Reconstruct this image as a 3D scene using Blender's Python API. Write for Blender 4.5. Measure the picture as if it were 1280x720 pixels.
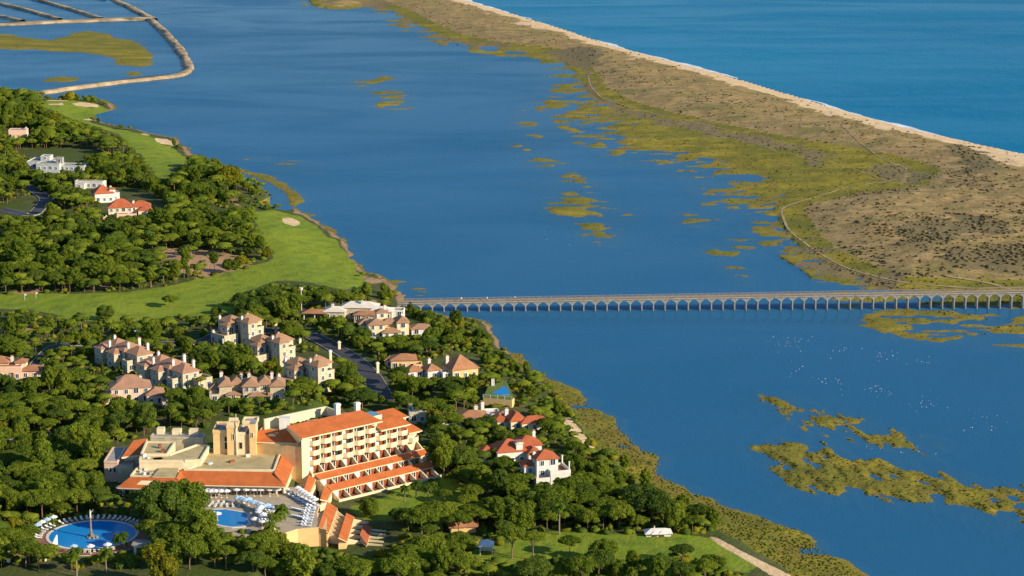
import bpy, bmesh, math, random
import numpy as np
from mathutils import Vector, Matrix, Euler

scene = bpy.context.scene
for o in list(bpy.data.objects):
    bpy.data.objects.remove(o)
COL = scene.collection
rnd = random.Random(7)
rng = np.random.default_rng(11)

# ---------------------------------------------------------------- camera
F, YH, H = 2700.0, -230.0, 193.0           # focal length in photo pixels, horizon row, height above the water
PITCH = math.atan((360 - YH) / F)
cam = bpy.data.cameras.new('camera')
camo = bpy.data.objects.new('camera', cam)
COL.objects.link(camo)
camo.location = (0, 0, H)
camo.rotation_euler = (math.pi / 2 - PITCH, 0, 0)
cam.sensor_width = 36.0
cam.lens = 36.0 * F / 1280.0
cam.clip_start = 1.0
cam.clip_end = 60000.0
scene.camera = camo

# ---------------------------------------------------------------- sky, sun, exposure
SUN_EL = math.radians(23)
SUN_AZ = (0.88, -0.475)                      # horizontal direction towards the sun
world = bpy.data.worlds.new('World')
scene.world = world
world.use_nodes = True
wn = world.node_tree
sky = wn.nodes.new('ShaderNodeTexSky')
sky.sky_type = 'NISHITA'
sky.sun_disc = False
sky.sun_elevation = SUN_EL
sky.sun_rotation = math.atan2(SUN_AZ[0], SUN_AZ[1])
sky.air_density = 1.0
sky.dust_density = 0.1
sky.ozone_density = 5.0
wn.links.new(sky.outputs[0], wn.nodes['Background'].inputs[0])
wn.nodes['Background'].inputs[1].default_value = 0.122
sl = bpy.data.lights.new('sun', 'SUN')
sl.energy = 4.8
sl.angle = math.radians(0.5)
sl.color = (1.0, 0.86, 0.66)
so = bpy.data.objects.new('sun', sl)
COL.objects.link(so)
_l = math.hypot(*SUN_AZ)
sdir = Vector((SUN_AZ[0] / _l * math.cos(SUN_EL), SUN_AZ[1] / _l * math.cos(SUN_EL), math.sin(SUN_EL)))
so.rotation_euler = sdir.to_track_quat('Z', 'Y').to_euler()
so.location = sdir * 500
vs = scene.view_settings
vs.view_transform = 'Standard'
vs.look = 'None'
vs.exposure = 0.70
vs.gamma = 1.0
vs.use_curve_mapping = False

# ---------------------------------------------------------------- photo pixel <-> ground point
CP, SP = math.cos(PITCH), math.sin(PITCH)

def P(px, py, z=0.0):
    """the point at height z that the photograph shows at pixel (px, py)"""
    u = (px - 640) / F
    v = (360 - py) / F
    dy, dz = CP + v * SP, -SP + v * CP
    t = (z - H) / dz
    return Vector((u * t, dy * t, z))

def PA(px, py, z=0.0):
    px = np.asarray(px, float); py = np.asarray(py, float)
    v = (360 - py) / F
    dy, dz = CP + v * SP, -SP + v * CP
    t = (z - H) / dz
    return (px - 640) / F * t, dy * t

def pix(x, y, z):
    """world -> photo pixel (used only to keep trees off the buildings' fronts)"""
    zz = z - H
    dep = y * CP - zz * SP
    up = y * SP + zz * CP
    return 640 + F * x / dep, 360 - F * up / dep, dep

# ---------------------------------------------------------------- numpy noise
_perm = np.random.default_rng(3).random(65536)

def _vn(x, y, seed):
    xi = np.floor(x).astype(np.int64); yi = np.floor(y).astype(np.int64)
    fx = x - xi; fy = y - yi
    fx = fx * fx * (3 - 2 * fx); fy = fy * fy * (3 - 2 * fy)
    def h(a, b):
        return _perm[((a * 73856093) ^ (b * 19349663) ^ (seed * 83492791)) & 65535]
    a = h(xi, yi) * (1 - fx) + h(xi + 1, yi) * fx
    b = h(xi, yi + 1) * (1 - fx) + h(xi + 1, yi + 1) * fx
    return a * (1 - fy) + b * fy

def fbm(x, y, scale, seed=0, octv=4):
    s = 0; amp = 0.5; tot = 0
    x = np.asarray(x, float) / scale; y = np.asarray(y, float) / scale
    for k in range(octv):
        s = s + amp * _vn(x + 17.3 * k, y - 9.1 * k, seed + k); tot += amp
        amp *= 0.5; x = x * 2.03; y = y * 2.03
    return s / tot

def sstep(a, b, x):
    t = np.clip((x - a) / (b - a), 0, 1)
    return t * t * (3 - 2 * t)

# ---------------------------------------------------------------- polygons traced on the ground
def wpoly(pts, z=0.0):
    return np.array([P(a, b, z)[:2] for a, b in pts])

def inside(poly, X, Y):
    c = np.zeros(X.shape, bool)
    n = len(poly)
    for i in range(n):
        x0, y0 = poly[i]; x1, y1 = poly[(i + 1) % n]
        if y0 == y1:
            continue
        m = (y0 > Y) != (y1 > Y)
        c ^= m & (X < (x1 - x0) * (Y - y0) / (y1 - y0) + x0)
    return c

def pdist(pts, X, Y, closed):
    d = np.full(X.shape, 1e18)
    n = len(pts)
    for i in range(n if closed else n - 1):
        x0, y0 = pts[i]; x1, y1 = pts[(i + 1) % n]
        dx, dy = x1 - x0, y1 - y0
        l2 = dx * dx + dy * dy + 1e-9
        t = np.clip(((X - x0) * dx + (Y - y0) * dy) / l2, 0, 1)
        d = np.minimum(d, (X - x0 - t * dx) ** 2 + (Y - y0 - t * dy) ** 2)
    return np.sqrt(d)

def sdist(poly, X, Y):
    d = pdist(poly, X, Y, True)
    return np.where(inside(poly, X, Y), d, -d)

WEST = wpoly([(-700, 112), (0, 112), (20, 118), (45, 122), (90, 124), (122, 124), (143, 131), (141, 138), (118, 143), (122, 150),
  (150, 158), (175, 163), (200, 168), (222, 174), (233, 184), (245, 195), (270, 204), (300, 210), (335, 221), (357, 231), (371, 241),
  (375, 250), (366, 259), (385, 268), (402, 281), (425, 296), (443, 314), (446, 330), (456, 340), (474, 344), (484, 353), (499, 361),
  (512, 369), (506, 378), (530, 388), (560, 396), (592, 398), (612, 406), (620, 418), (632, 433), (655, 446), (680, 462), (702, 481),
  (725, 497), (750, 515), (770, 531), (790, 550), (810, 564), (830, 570), (832, 580), (827, 590), (842, 604), (865, 616), (885, 623),
  (908, 635), (935, 646), (960, 654), (990, 664), (1010, 674), (1030, 688), (1052, 704), (1076, 720), (1130, 760), (1210, 850), (-700, 850)])
SPIT = wpoly([(330, -60), (380, -8), (390, 8), (415, 12), (450, 10), (480, 15), (498, 20), (503, 32), (530, 47), (560, 59), (600, 65), (640, 70),
  (678, 74), (692, 82), (690, 92), (700, 98), (706, 112), (690, 125), (662, 140), (650, 152), (662, 158), (690, 150), (705, 152), (720, 168), (760, 184), (800, 200), (845, 208),
  (876, 225), (888, 245), (905, 262), (935, 274), (952, 290), (962, 308), (985, 325), (1020, 336), (1060, 352), (1085, 362), (1060, 372), (1075, 380),
  (1135, 374), (1128, 392), (1150, 402), (1160, 395), (1185, 400), (1192, 414), (1240, 424), (1280, 431), (1400, 455), (1700, 520), (2100, 520), (2100, 430), (1700, 292), (1500, 243),
  (1280, 193), (1200, 175), (1130, 159), (1060, 140), (1000, 122), (950, 107), (900, 92), (830, 74), (760, 55), (700, 35), (640, 17), (600, 5), (560, -6), (470, -36), (400, -60)])
BEACH = wpoly([(400, -60), (470, -36), (560, -6), (600, 5), (640, 17), (700, 35), (760, 55), (830, 74), (900, 92), (950, 107), (1000, 122),
  (1060, 140), (1130, 159), (1200, 175), (1280, 193), (1500, 243), (1700, 292), (2100, 430)])
SALT = wpoly([(430, -60), (480, -30), (560, 3), (600, 14), (640, 26), (700, 45), (760, 66), (830, 86), (900, 106), (950, 121), (1000, 136),
  (1060, 152), (1130, 172), (1200, 192), (1280, 215), (1500, 262), (1700, 310), (2100, 450)])   # landward edge of the beach sand
SPITMARSH = wpoly([(330, -60), (380, -8), (385, 8), (415, 14), (470, 6), (500, 16), (520, 30), (560, 46), (610, 56), (680, 64), (705, 78), (725, 95), (733, 112), (752, 124), (800, 140), (860, 155), (930, 170),
  (1010, 184), (1090, 198), (1140, 214), (1128, 230), (1050, 239), (985, 252), (968, 262), (985, 292), (1010, 318), (1060, 340), (1110, 358), (1280, 362), (1700, 366),
  (1700, 560), (1280, 450), (1180, 430), (1020, 392), (1010, 345), (940, 300), (880, 262), (840, 222), (760, 200), (690, 170), (630, 165), (640, 120), (680, 100), (600, 75), (500, 40), (370, 20)])
ISLES = [wpoly(q) for q in (
  [(948, 492), (975, 494), (1010, 508), (1045, 522), (1080, 536), (1115, 545), (1150, 555), (1153, 566), (1110, 560), (1065, 550), (1030, 540), (990, 522), (960, 508)],
  [(955, 558), (992, 551), (1030, 560), (1075, 572), (1130, 582), (1180, 592), (1230, 603), (1290, 612), (1400, 630), (1400, 676), (1310, 658), (1240, 645), (1180, 634), (1110, 625), (1060, 616), (1010, 610), (985, 598), (972, 578)])]
FLECKS = [wpoly(q) for q in (
  [(660, 163), (672, 172), (690, 196), (730, 222), (745, 236), (735, 240), (712, 232), (690, 215), (668, 205), (656, 180)],
  [(690, 232), (740, 250), (772, 258), (768, 296), (758, 306), (742, 300), (715, 280), (695, 262)],
  [(720, 262), (780, 258), (790, 272), (760, 284), (730, 276)],
  [(845, 268), (880, 262), (900, 275), (870, 285)],
  [(908, 306), (930, 300), (932, 314), (915, 326)], [(880, 306), (900, 310), (925, 350), (905, 345)],
  [(444, 106), (455, 98), (480, 94), (498, 97), (490, 102), (462, 106), (450, 112)],
  [(344, 200), (362, 202), (392, 210), (390, 214), (360, 207)], [(310, 196), (328, 196), (326, 201), (312, 201)],
  [(1068, 408), (1100, 396), (1150, 410), (1170, 426), (1130, 424)],
  [(465, 112), (510, 110), (508, 138), (468, 136)], [(500, 352), (538, 358), (530, 368), (505, 366)], [(498, 372), (540, 372), (536, 380), (505, 382)],
  [(600, 18), (640, 18), (636, 24), (604, 24)])]
PANMARSH = wpoly([(-400, 40), (0, 42), (30, 47), (60, 52), (75, 50), (95, 42), (105, 38), (130, 42), (160, 50), (178, 58), (190, 70), (188, 82), (172, 85),
  (156, 80), (150, 72), (120, 68), (90, 65), (40, 62), (0, 61), (-400, 66)])
PANMARSH2 = wpoly([(62, 97), (80, 95), (95, 98), (84, 103), (66, 102)])
PANMARSH3 = wpoly([(158, 92), (165, 88), (178, 90), (174, 94), (164, 95)])
DYKES = [([(-500, 39), (0, 31.5), (60, 28.5), (100, 27), (150, 25), (190, 24)], 9.0),
  ([(188, 25), (203, 38), (218, 54), (229, 68), (236, 82), (236, 90), (222, 96), (180, 100), (140, 105), (100, 110), (60, 116), (22, 121), (-10, 128)], 8.5),
  ([(120, -14), (150, 4), (166, 11), (178, 18), (192, 25)], 8.5),
  ([(-160, -26), (-60, -6), (0, 5), (40, 15), (75, 25)], 6.5), ([(-60, -34), (45, 0), (85, 11), (126, 24)], 7.0), ([(-200, -10), (0, 21), (28, 27)], 6.0),
  ([(0, -50), (90, -10), (130, 0)], 6.0)]
DYKEW = [(wpoly(a), w) for a, w in DYKES]
# golf, lawns and bare ground
GRASS = [wpoly(q, 3.0) for q in (
  [(45, 130), (60, 126), (100, 125), (126, 127), (136, 132), (132, 136), (112, 142), (112, 147), (130, 154), (160, 160), (190, 167), (212, 176), (228, 186), (240, 198), (232, 204),
   (214, 212), (216, 226), (196, 222), (184, 206), (172, 190), (150, 170), (128, 160), (96, 150), (66, 138)],
  [(318, 264), (345, 259), (368, 261), (384, 270), (400, 282), (423, 297), (441, 315), (444, 331), (453, 342), (457, 354), (430, 361), (385, 355), (345, 352), (322, 360),
   (292, 371), (270, 380), (300, 384), (290, 392), (200, 398), (160, 404), (120, 402), (80, 398), (40, 386), (-60, 388), (-60, 368), (40, 368), (90, 368), (150, 366), (220, 356), (270, 345), (310, 336), (340, 322), (336, 305), (322, 290), (312, 275)],
  [(570, 720), (575, 700), (600, 690), (640, 676), (670, 664), (710, 664), (760, 670), (800, 668), (850, 668), (882, 669), (902, 682), (946, 704), (936, 716), (900, 712), (860, 716), (800, 730), (570, 740)],
  [(440, 634), (480, 622), (530, 606), (560, 598), (585, 612), (592, 640), (560, 656), (500, 652), (455, 652)],
  [(110, 690), (150, 690), (190, 684), (185, 700), (120, 702)], [(0, 640), (40, 620), (60, 640), (30, 660), (0, 664)])]
SAND = [wpoly(q, 3.0) for q in (
  [(353, 270), (358, 268), (366, 268), (374, 271), (375, 276), (368, 279), (358, 278), (353, 274)],
  [(90, 129), (100, 127), (122, 127), (124, 130), (110, 131), (94, 131)], [(60, 131), (78, 129), (80, 131), (62, 132)], [(58, 126), (84, 124), (86, 126), (62, 127)],
  [(172, 161), (182, 162), (190, 166), (180, 166)], [(192, 168), (206, 168), (222, 174), (216, 177), (196, 174)],
  [(104, 144), (120, 141), (138, 135), (146, 133), (142, 138), (122, 143), (108, 147)],
  [(885, 669), (895, 671), (940, 695), (990, 717), (1010, 730), (985, 730), (932, 701), (898, 681)],
  [(700, 516), (712, 514), (726, 530), (745, 556), (738, 560), (716, 540)], [(786, 596), (800, 604), (806, 612), (794, 610)])]
SOIL = [wpoly(q, 3.0) for q in (
  [(200, 312), (230, 306), (275, 312), (300, 322), (312, 334), (270, 345), (225, 340), (205, 328)], [(60, 352), (110, 340), (160, 346), (120, 360), (80, 362)],
  [(455, 340), (470, 344), (478, 358), (476, 372), (462, 372), (458, 356)], [(290, 250), (312, 258), (305, 266), (288, 262)], [(0, 362), (50, 360), (40, 368), (0, 370)],
  [(10, 410), (60, 404), (66, 412), (14, 424)], [(0, 680), (50, 672), (70, 690), (40, 716), (0, 716)])]
FRINGE = wpoly([(632, 433), (655, 446), (680, 462), (702, 481), (725, 497), (750, 515), (770, 531), (790, 550), (810, 564), (830, 570), (832, 580), (827, 590), (842, 604),
  (865, 616), (885, 623), (908, 635), (935, 646), (960, 654), (990, 664), (1010, 674), (1030, 688), (1052, 704), (1076, 720), (1130, 760), (1210, 850), (1060, 850), (985, 722),
  (930, 688), (885, 664), (858, 640), (835, 632), (806, 612), (780, 590), (752, 566), (722, 530), (700, 500), (676, 480), (650, 462)])
FRINGE2 = wpoly([(262, 203), (300, 210), (335, 221), (357, 231), (371, 241), (375, 250), (366, 259), (340, 262), (325, 258), (340, 245), (322, 236), (300, 226), (280, 214)])
CREEK = wpoly([(282, 214), (305, 221), (330, 232), (346, 243), (350, 256), (354, 261)])
ROADS = [(wpoly(q, 3.0), w) for q, w in (
  ([(330, 416), (362, 412), (385, 418), (410, 430), (440, 448), (462, 468), (476, 492), (480, 502)], 6.6),
  ([(30, 474), (70, 430), (110, 432), (180, 428), (250, 432), (300, 400)], 4.5), ([(0, 262), (40, 272), (60, 250), (30, 230), (-40, 232)], 6.0),
  ([(-40, 585), (20, 570), (60, 572), (95, 560)], 6.0))]
GROUND = 3.2

_cache = {}
def height(X, Y, cover=False):
    X = np.asarray(X, float); Y = np.asarray(Y, float)
    n40 = fbm(X, Y, 40, 1); n12 = fbm(X, Y, 12, 5); n150 = fbm(X, Y, 150, 9)
    ns = fbm(X * 0.55, Y, 9, 13, 5)                      # streaky marsh noise
    h = np.full(X.shape, -2.5)
    nsf = .5 * ns + .5 * fbm(X * .45, Y, 4.5, 17, 3)     # finer, for drowned flats
    # west bank
    sw = sdist(WEST, X, Y)
    fr = np.maximum(inside(FRINGE, X, Y), inside(FRINGE2, X, Y))
    swn = sw + (n12 - 0.5) * 9 + (n40 - 0.5) * 6
    hw = np.where(swn > 0, 0.12 + (GROUND - 0.12) * sstep(0, 34, swn) + (n40 - 0.5) * 1.2 * sstep(5, 60, sw), -2.5 * sstep(0, -12, swn))
    hw = hw + np.where(sw > 20, 4.9 * sstep(-57, -66, X) * sstep(740, 655, Y), 0)
    pd = np.hypot(X + 78, Y - 572)
    hw = hw + (8.0 - hw) * sstep(52, 38, pd) * sstep(-56, -66, X)
    hw = np.where(fr, np.where(swn > 0, 0.1 + 1.7 * sstep(2, 45, swn) + (n12 - 0.5) * 0.5, hw), hw)
    cr = pdist(CREEK, X, Y, False)
    hw = np.where(cr < 5, np.minimum(hw, -0.4 + 0.012 * cr ** 2), hw)
    # east spit
    ss = sdist(SPIT, X, Y)
    sm = inside(SPITMARSH, X, Y)
    db = pdist(BEACH, X, Y, False)
    ssn = ss + (n40 - 0.5) * 26 + (n12 - 0.5) * 10
    wet = sstep(85, 0, ss)
    hm = np.where(ss > -25, 0.78 - 0.74 * wet + (nsf - 0.5) * 2.4 + (n40 - 0.5) * 0.9, -2.0)
    hm = np.where(ss < 0, hm - 0.05 - 0.03 * (-ss), hm)
    dmr = pdist(SPITMARSH, X, Y, True)
    dune = 0.5 + (0.4 + 2.4 * n40 + 1.8 * n12 + 1.5 * n150) * sstep(0, 45, dmr)
    hb = sstep(0, 30, db) * 2.0 + 0.02 * np.minimum(db, 60)
    hs = np.where(sm, hm, np.where(ss > 0, np.minimum(dune, hb + 0.03 * db * n12 + 0.25), -2.5))
    # islets
    ca_, sa_ = math.cos(1.31), math.sin(1.31)
    al, ac = X * ca_ - Y * sa_, X * sa_ + Y * ca_
    nst = .5 * fbm(al * .42, ac, 7, 21, 4) + .5 * fbm(al * .4, ac, 3.0, 27, 3)
    for q in ISLES:
        d = sdist(q, X, Y)
        hi = np.where(d > -30, -0.24 - .075 * np.maximum(0, -3 - d) + 0.60 * sstep(-3, 8, d) + (nst - 0.5) * 2.5 + (n12 - 0.5) * 0.3, -2.0)
        h = np.maximum(h, hi)
    for q in FLECKS:
        d = sdist(q, X, Y)
        hi = np.where(d > -30, -0.50 - .06 * np.maximum(0, -3 - d) + 0.40 * sstep(-5, 9, d) + (nsf - 0.46) * 2.6 + (n12 - 0.5) * 0.6, -2.0)
        h = np.maximum(h, hi)
    for q in (PANMARSH, PANMARSH2, PANMARSH3):
        d = sdist(q, X, Y) + (n12 - 0.5) * 14 + (n40 - .5) * 14
        h = np.maximum(h, np.clip(0.05 + 0.06 * d, -1.0, 0.45) + (ns - 0.5) * 0.5)
    h = np.maximum(h, np.maximum(hw, hs))
    if not cover:
        return h
    a = np.zeros(X.shape + (4,)); b = np.zeros(X.shape + (4,))
    for q in GRASS:
        a[..., 0] = np.maximum(a[..., 0], sstep(-3, 3, sdist(q, X, Y) + (n12 - 0.5) * 8))
    west = sstep(-2, 2, sw)
    marsh = np.maximum(1 - west, fr) * (h < 1.3)
    marsh = np.where(sm & (ss > -30), 1.0, marsh)
    a[..., 1] = marsh
    scrub = (ss > -4) & (~sm)
    a[..., 2] = scrub
    ds = pdist(SALT, X, Y, False); 
    beach = scrub & (inside(np.vstack([BEACH, SALT[::-1]]), X, Y))
    a[..., 3] = np.where(scrub, sstep(6, -6, np.where(beach, -ds, ds) + (n12 - 0.5) * 26 + (n40 - .5) * 40), 0)
    for q in SAND:
        a[..., 3] = np.maximum(a[..., 3], sstep(-1.2, 1.2, sdist(q, X, Y)))
    for q in SOIL:
        b[..., 0] = np.maximum(b[..., 0], sstep(-9, 12, sdist(q, X, Y) + (n12 - 0.5) * 26))
    b[..., 0] = np.maximum(b[..., 0], sstep(6, 1, sw + (n12 - .5) * 8) * (sw > 0) * ~fr * 0.7)
    for q in DARKS:
        b[..., 1] = np.maximum(b[..., 1], sstep(-6, 6, sdist(q, X, Y) + (n12 - 0.5) * 30 + (n40 - .5) * 20))
    b[..., 2] = sstep(0.16, 0.0, h)                     # wet mud rim
    b[..., 3] = 0
    return h, a, b

def GP(px, py):
    """the ground point seen at a photo pixel"""
    z = GROUND
    for _ in range(6):
        p = P(px, py, z); z = 0.5 * z + 0.5 * float(height(np.array([p.x]), np.array([p.y]))[0])
    return P(px, py, z)

# darker thickets on the spit
DARKS = [wpoly(q, 1.0) for q in (
  [(690, 64), (710, 60), (742, 64), (752, 78), (735, 92), (715, 82), (695, 74)],
  [(450, 2), (470, 0), (486, 6), (480, 14), (460, 10)],
  [(1180, 190), (1210, 186), (1240, 200), (1270, 218), (1220, 222), (1185, 210)], [(500, 18), (530, 34), (570, 50), (650, 56), (650, 60), (560, 56), (515, 40)],
  [(960, 250), (975, 262), (990, 288), (1020, 312), (1060, 334), (1120, 352), (1160, 358), (1100, 362), (1050, 345), (1005, 325), (980, 300), (962, 268)],
  [(1105, 300), (1150, 290), (1200, 275), (1240, 280), (1250, 298), (1200, 300), (1150, 316)], [(1170, 320), (1240, 322), (1280, 318), (1280, 345), (1250, 345), (1180, 330)],
  [(728, 95), (740, 110), (752, 122), (800, 138), (880, 156), (940, 170), (1010, 182), (1000, 188), (930, 176), (860, 162), (790, 146), (745, 130), (728, 112)],
  [(1090, 205), (1130, 200), (1160, 215), (1140, 228), (1110, 222)], [(985, 180), (1010, 184), (1040, 210), (1000, 205)])]

# ---------------------------------------------------------------- node helpers and materials
class NT:
    def __init__(self, name):
        self.m = bpy.data.materials.new(name); self.m.use_nodes = True
        self.t = self.m.node_tree; self.t.nodes.clear()
        self.out = self.n('ShaderNodeOutputMaterial')
    def n(self, typ, **kw):
        x = self.t.nodes.new(typ)
        for k, v in kw.items():
            setattr(x, k, v)
        return x
    def l(self, a, b):
        self.t.links.new(a, b)
    def noise(self, scale, detail=4, rough=0.55, vec=None, dist=0.0):
        x = self.n('ShaderNodeTexNoise'); x.inputs['Scale'].default_value = scale
        x.inputs['Detail'].default_value = detail; x.inputs['Roughness'].default_value = rough
        x.inputs['Distortion'].default_value = dist
        if vec is not None: self.l(vec, x.inputs['Vector'])
        return x.outputs['Fac']
    def ramp(self, fac, stops):
        x = self.n('ShaderNodeValToRGB'); e = x.color_ramp.elements
        while len(e) < len(stops): e.new(0.5)
        for i, (p, c) in enumerate(stops):
            e[i].position = p
            e[i].color = (c, c, c, 1) if isinstance(c, (int, float)) else (*c, 1)
        self.l(fac, x.inputs[0]); return x.outputs[0]
    def mix(self, fac, a, b, typ='MIX'):
        x = self.n('ShaderNodeMix', data_type='RGBA', blend_type=typ)
        for s, v in ((x.inputs[0], fac), (x.inputs[6], a), (x.inputs[7], b)):
            if isinstance(v, (int, float)): s.default_value = v
            elif isinstance(v, tuple): s.default_value = (*v, 1)
            else: self.l(v, s)
        return x.outputs[2]
    def math(self, op, a, b=0.0, c=0.0):
        x = self.n('ShaderNodeMath', operation=op)
        for s, v in zip(x.inputs, (a, b, c)):
            if isinstance(v, (int, float)): s.default_value = v
            else: self.l(v, s)
        return x.outputs[0]
    def coords(self, scale=(1, 1, 1), rot=(0, 0, 0), kind='Object'):
        c = self.n('ShaderNodeTexCoord'); m = self.n('ShaderNodeMapping')
        m.inputs['Scale'].default_value = scale; m.inputs['Rotation'].default_value = rot
        self.l(c.outputs[kind], m.inputs[0]); return m.outputs[0]
    def bsdf(self, col, rough=0.8, spec=0.3, bump=None, bstr=0.3, bdist=0.1, **kw):
        p = self.n('ShaderNodeBsdfPrincipled')
        for s, v in (('Base Color', col), ('Roughness', rough), ('Specular IOR Level', spec)):
            if isinstance(v, (int, float)): p.inputs[s].default_value = v
            elif isinstance(v, tuple): p.inputs[s].default_value = (*v, 1)
            else: self.l(v, p.inputs[s])
        for k, v in kw.items(): p.inputs[k].default_value = v
        if bump is not None:
            b = self.n('ShaderNodeBump'); b.inputs['Strength'].default_value = bstr; b.inputs['Distance'].default_value = bdist
            self.l(bump, b.inputs['Height']); self.l(b.outputs[0], p.inputs['Normal'])
        self.l(p.outputs[0], self.out.inputs[0]); return p

def surf(name, col, rough=0.85, spec=0.2, var=0.18, scale=0.6, fine=6.0, bstr=0.25, **kw):
    """a plain weathered surface: colour broken by two sizes of noise"""
    t = NT(name); v = t.coords()
    a = t.noise(scale, 5, 0.6, v); b = t.noise(fine, 3, 0.6, v)
    lo = tuple(c * (1 - var * 1.5) for c in col); hi = tuple(min(1, c * (1 + var)) for c in col)
    c = t.mix(t.ramp(a, [(0.3, 0.0), (0.7, 1.0)]), lo, hi)
    c = t.mix(t.math('MULTIPLY', t.ramp(b, [(0.35, 0.0), (0.75, 1.0)]), 0.35), c, tuple(x * 0.72 for x in col))
    t.bsdf(c, rough, spec, b, bstr, 0.05, **kw)
    return t.m

def tiles(name, col, dark, spacing=0.42):
    """clay tiles: rows of barrels running down the slope, each tile a little different"""
    t = NT(name); v = t.coords()
    a = t.noise(0.35, 4, 0.6, v); b = t.noise(2.6, 2, 0.5, v)
    c = t.mix(t.ramp(a, [(0.3, 0.0), (0.7, 1.0)]), col, tuple(x * 0.66 for x in col))
    c = t.mix(t.math('MULTIPLY', t.ramp(b, [(0.45, 0.0), (0.75, 1.0)]), 0.75), c, dark)
    w = t.n('ShaderNodeTexWave'); w.inputs['Scale'].default_value = 1 / spacing; w.inputs['Distortion'].default_value = 0.3
    w.bands_direction = 'DIAGONAL'; t.l(v, w.inputs['Vector'])
    c = t.mix(t.math('MULTIPLY', w.outputs['Fac'], 0.25), c, dark)
    t.bsdf(c, 0.85, 0.15, w.outputs['Fac'], 0.25, 0.05)
    return t.m

M = {}
M['tile_orange'] = tiles('clay tile orange', (0.53, 0.145, 0.038), (0.33, 0.09, 0.03))
M['tile_brown'] = tiles('clay tile weathered', (0.46, 0.21, 0.10), (0.22, 0.11, 0.06))
M['tile_red'] = tiles('clay tile red', (0.50, 0.13, 0.05), (0.26, 0.08, 0.04))
M['cream'] = surf('cream render', (0.72, 0.58, 0.35), var=0.07)
M['greywhite'] = surf('grey white render', (0.46, 0.47, 0.42), var=0.12)
M['tan'] = surf('ochre render', (0.70, 0.46, 0.20), var=0.09)
M['pale'] = surf('pale yellow render', (0.50, 0.42, 0.27), var=0.14)
M['white'] = surf('white render', (0.64, 0.61, 0.53), var=0.1)
M['pinkish'] = surf('pink render', (0.72, 0.48, 0.33), var=0.08)
M['flat'] = surf('gravel roof felt', (0.44, 0.35, 0.17), var=0.2, scale=0.25)
M['flat_grey'] = surf('grey roof felt', (0.30, 0.28, 0.24), var=0.2, scale=0.3)
M['terracotta'] = surf('terracotta floor', (0.25, 0.088, 0.04), var=0.25, scale=1.2)
M['curtain'] = surf('rust red curtain', (0.25, 0.075, 0.028), var=0.25, scale=2.0)
M['frame'] = surf('white painted frame', (0.78, 0.78, 0.74), var=0.03)
M['wood'] = surf('brown wood', (0.12, 0.07, 0.035), var=0.2)
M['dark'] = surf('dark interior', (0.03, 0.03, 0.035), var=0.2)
M['asphalt'] = surf('asphalt', (0.055, 0.055, 0.06), var=0.2, scale=0.15)
M['lawn'] = surf('clipped lawn', (0.12, 0.16, 0.03), var=.3, scale=.5)
M['paving'] = surf('stone paving', (0.40, 0.33, 0.23), var=0.15, scale=0.4)
M['coping'] = surf('pale stone coping', (0.62, 0.55, 0.44), var=0.08)
M['metal'] = surf('galvanised metal', (0.45, 0.47, 0.50), rough=0.45, spec=0.5, var=0.15)
M['bridge'] = surf('bridge concrete', (0.30, 0.28, 0.235), var=0.25, scale=0.5)
M['deck'] = surf('bridge planks', (0.30, 0.22, 0.13), var=0.2, scale=0.8)
M['canvas'] = surf('white canvas', (0.68, 0.67, 0.64), var=0.03)
M['canvas_blue'] = surf('pale blue canvas', (0.35, 0.50, 0.62), var=0.05)
M['cushion'] = surf('blue white cushion', (0.60, 0.66, 0.72), var=0.06)
M['bark'] = surf('pine bark', (0.20, 0.13, 0.085), var=0.3, scale=2)
M['palm_bark'] = surf('palm bark', (0.24, 0.18, 0.12), var=0.25, scale=2)
M['rock'] = surf('rock', (0.24, 0.20, 0.15), var=0.3, scale=1)
M['skin'] = surf('skin', (0.5, 0.32, 0.24), var=0.05)
M['shirt'] = surf('pale shirt', (0.7, 0.68, 0.62), var=0.05)
t = NT('lagoon silt'); v = t.coords((1, .7, 1)); c = t.ramp(t.noise(.011, 6, .65, v, .6), [(.38, (.012, .075, .15)), (.5, (.022, .105, .19)), (.62, (.075, .165, .19)), (.7, (.13, .18, .15))])
t.bsdf(c, .9, .1); M['silt'] = t.m      # sea grass and pale sand banks on the shallow bed
M['foam'] = surf('sea foam', (0.62, 0.66, 0.66), var=.2, scale=.1)
M['feather'] = surf('white feather', (0.62, 0.62, 0.62), var=0.03)
t = NT('window glass'); t.bsdf((0.03, 0.045, 0.055), 0.08, 0.6); M['glass'] = t.m
t = NT('teal glass'); t.bsdf((0.08, 0.22, 0.24), 0.1, 0.6); M['glass_teal'] = t.m

def foliage(name, c0, c1, c2):
    t = NT(name); v = t.coords()
    oi = t.n('ShaderNodeObjectInfo')
    at = t.n('ShaderNodeAttribute'); at.attribute_name = 'tint'
    n = t.noise(3.2, 3, 0.6, v)
    f = t.math('ADD', t.math('MULTIPLY', at.outputs['Fac'], 0.55), t.math('ADD', t.math('MULTIPLY', n, 0.35), t.math('MULTIPLY', oi.outputs['Random'], 0.3)))
    c = t.ramp(f, [(0.2, c0), (0.55, c1), (0.95, c2)])
    d = t.n('ShaderNodeBsdfDiffuse'); tr = t.n('ShaderNodeBsdfTranslucent'); mx = t.n('ShaderNodeMixShader')
    t.l(c, d.inputs[0]); t.l(c, tr.inputs[0]); mx.inputs[0].default_value = 0.48
    t.l(d.outputs[0], mx.inputs[1]); t.l(tr.outputs[0], mx.inputs[2]); t.l(mx.outputs[0], t.out.inputs[0])
    return t.m
M['leaf_mid'] = foliage('pine needles', (0.060, 0.105, 0.014), (0.145, 0.198, 0.020), (0.265, 0.295, 0.030))
M['leaf_dark'] = foliage('dark leaves', (0.042, 0.080, 0.018), (0.095, 0.145, 0.022), (0.17, 0.215, 0.028))
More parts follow.
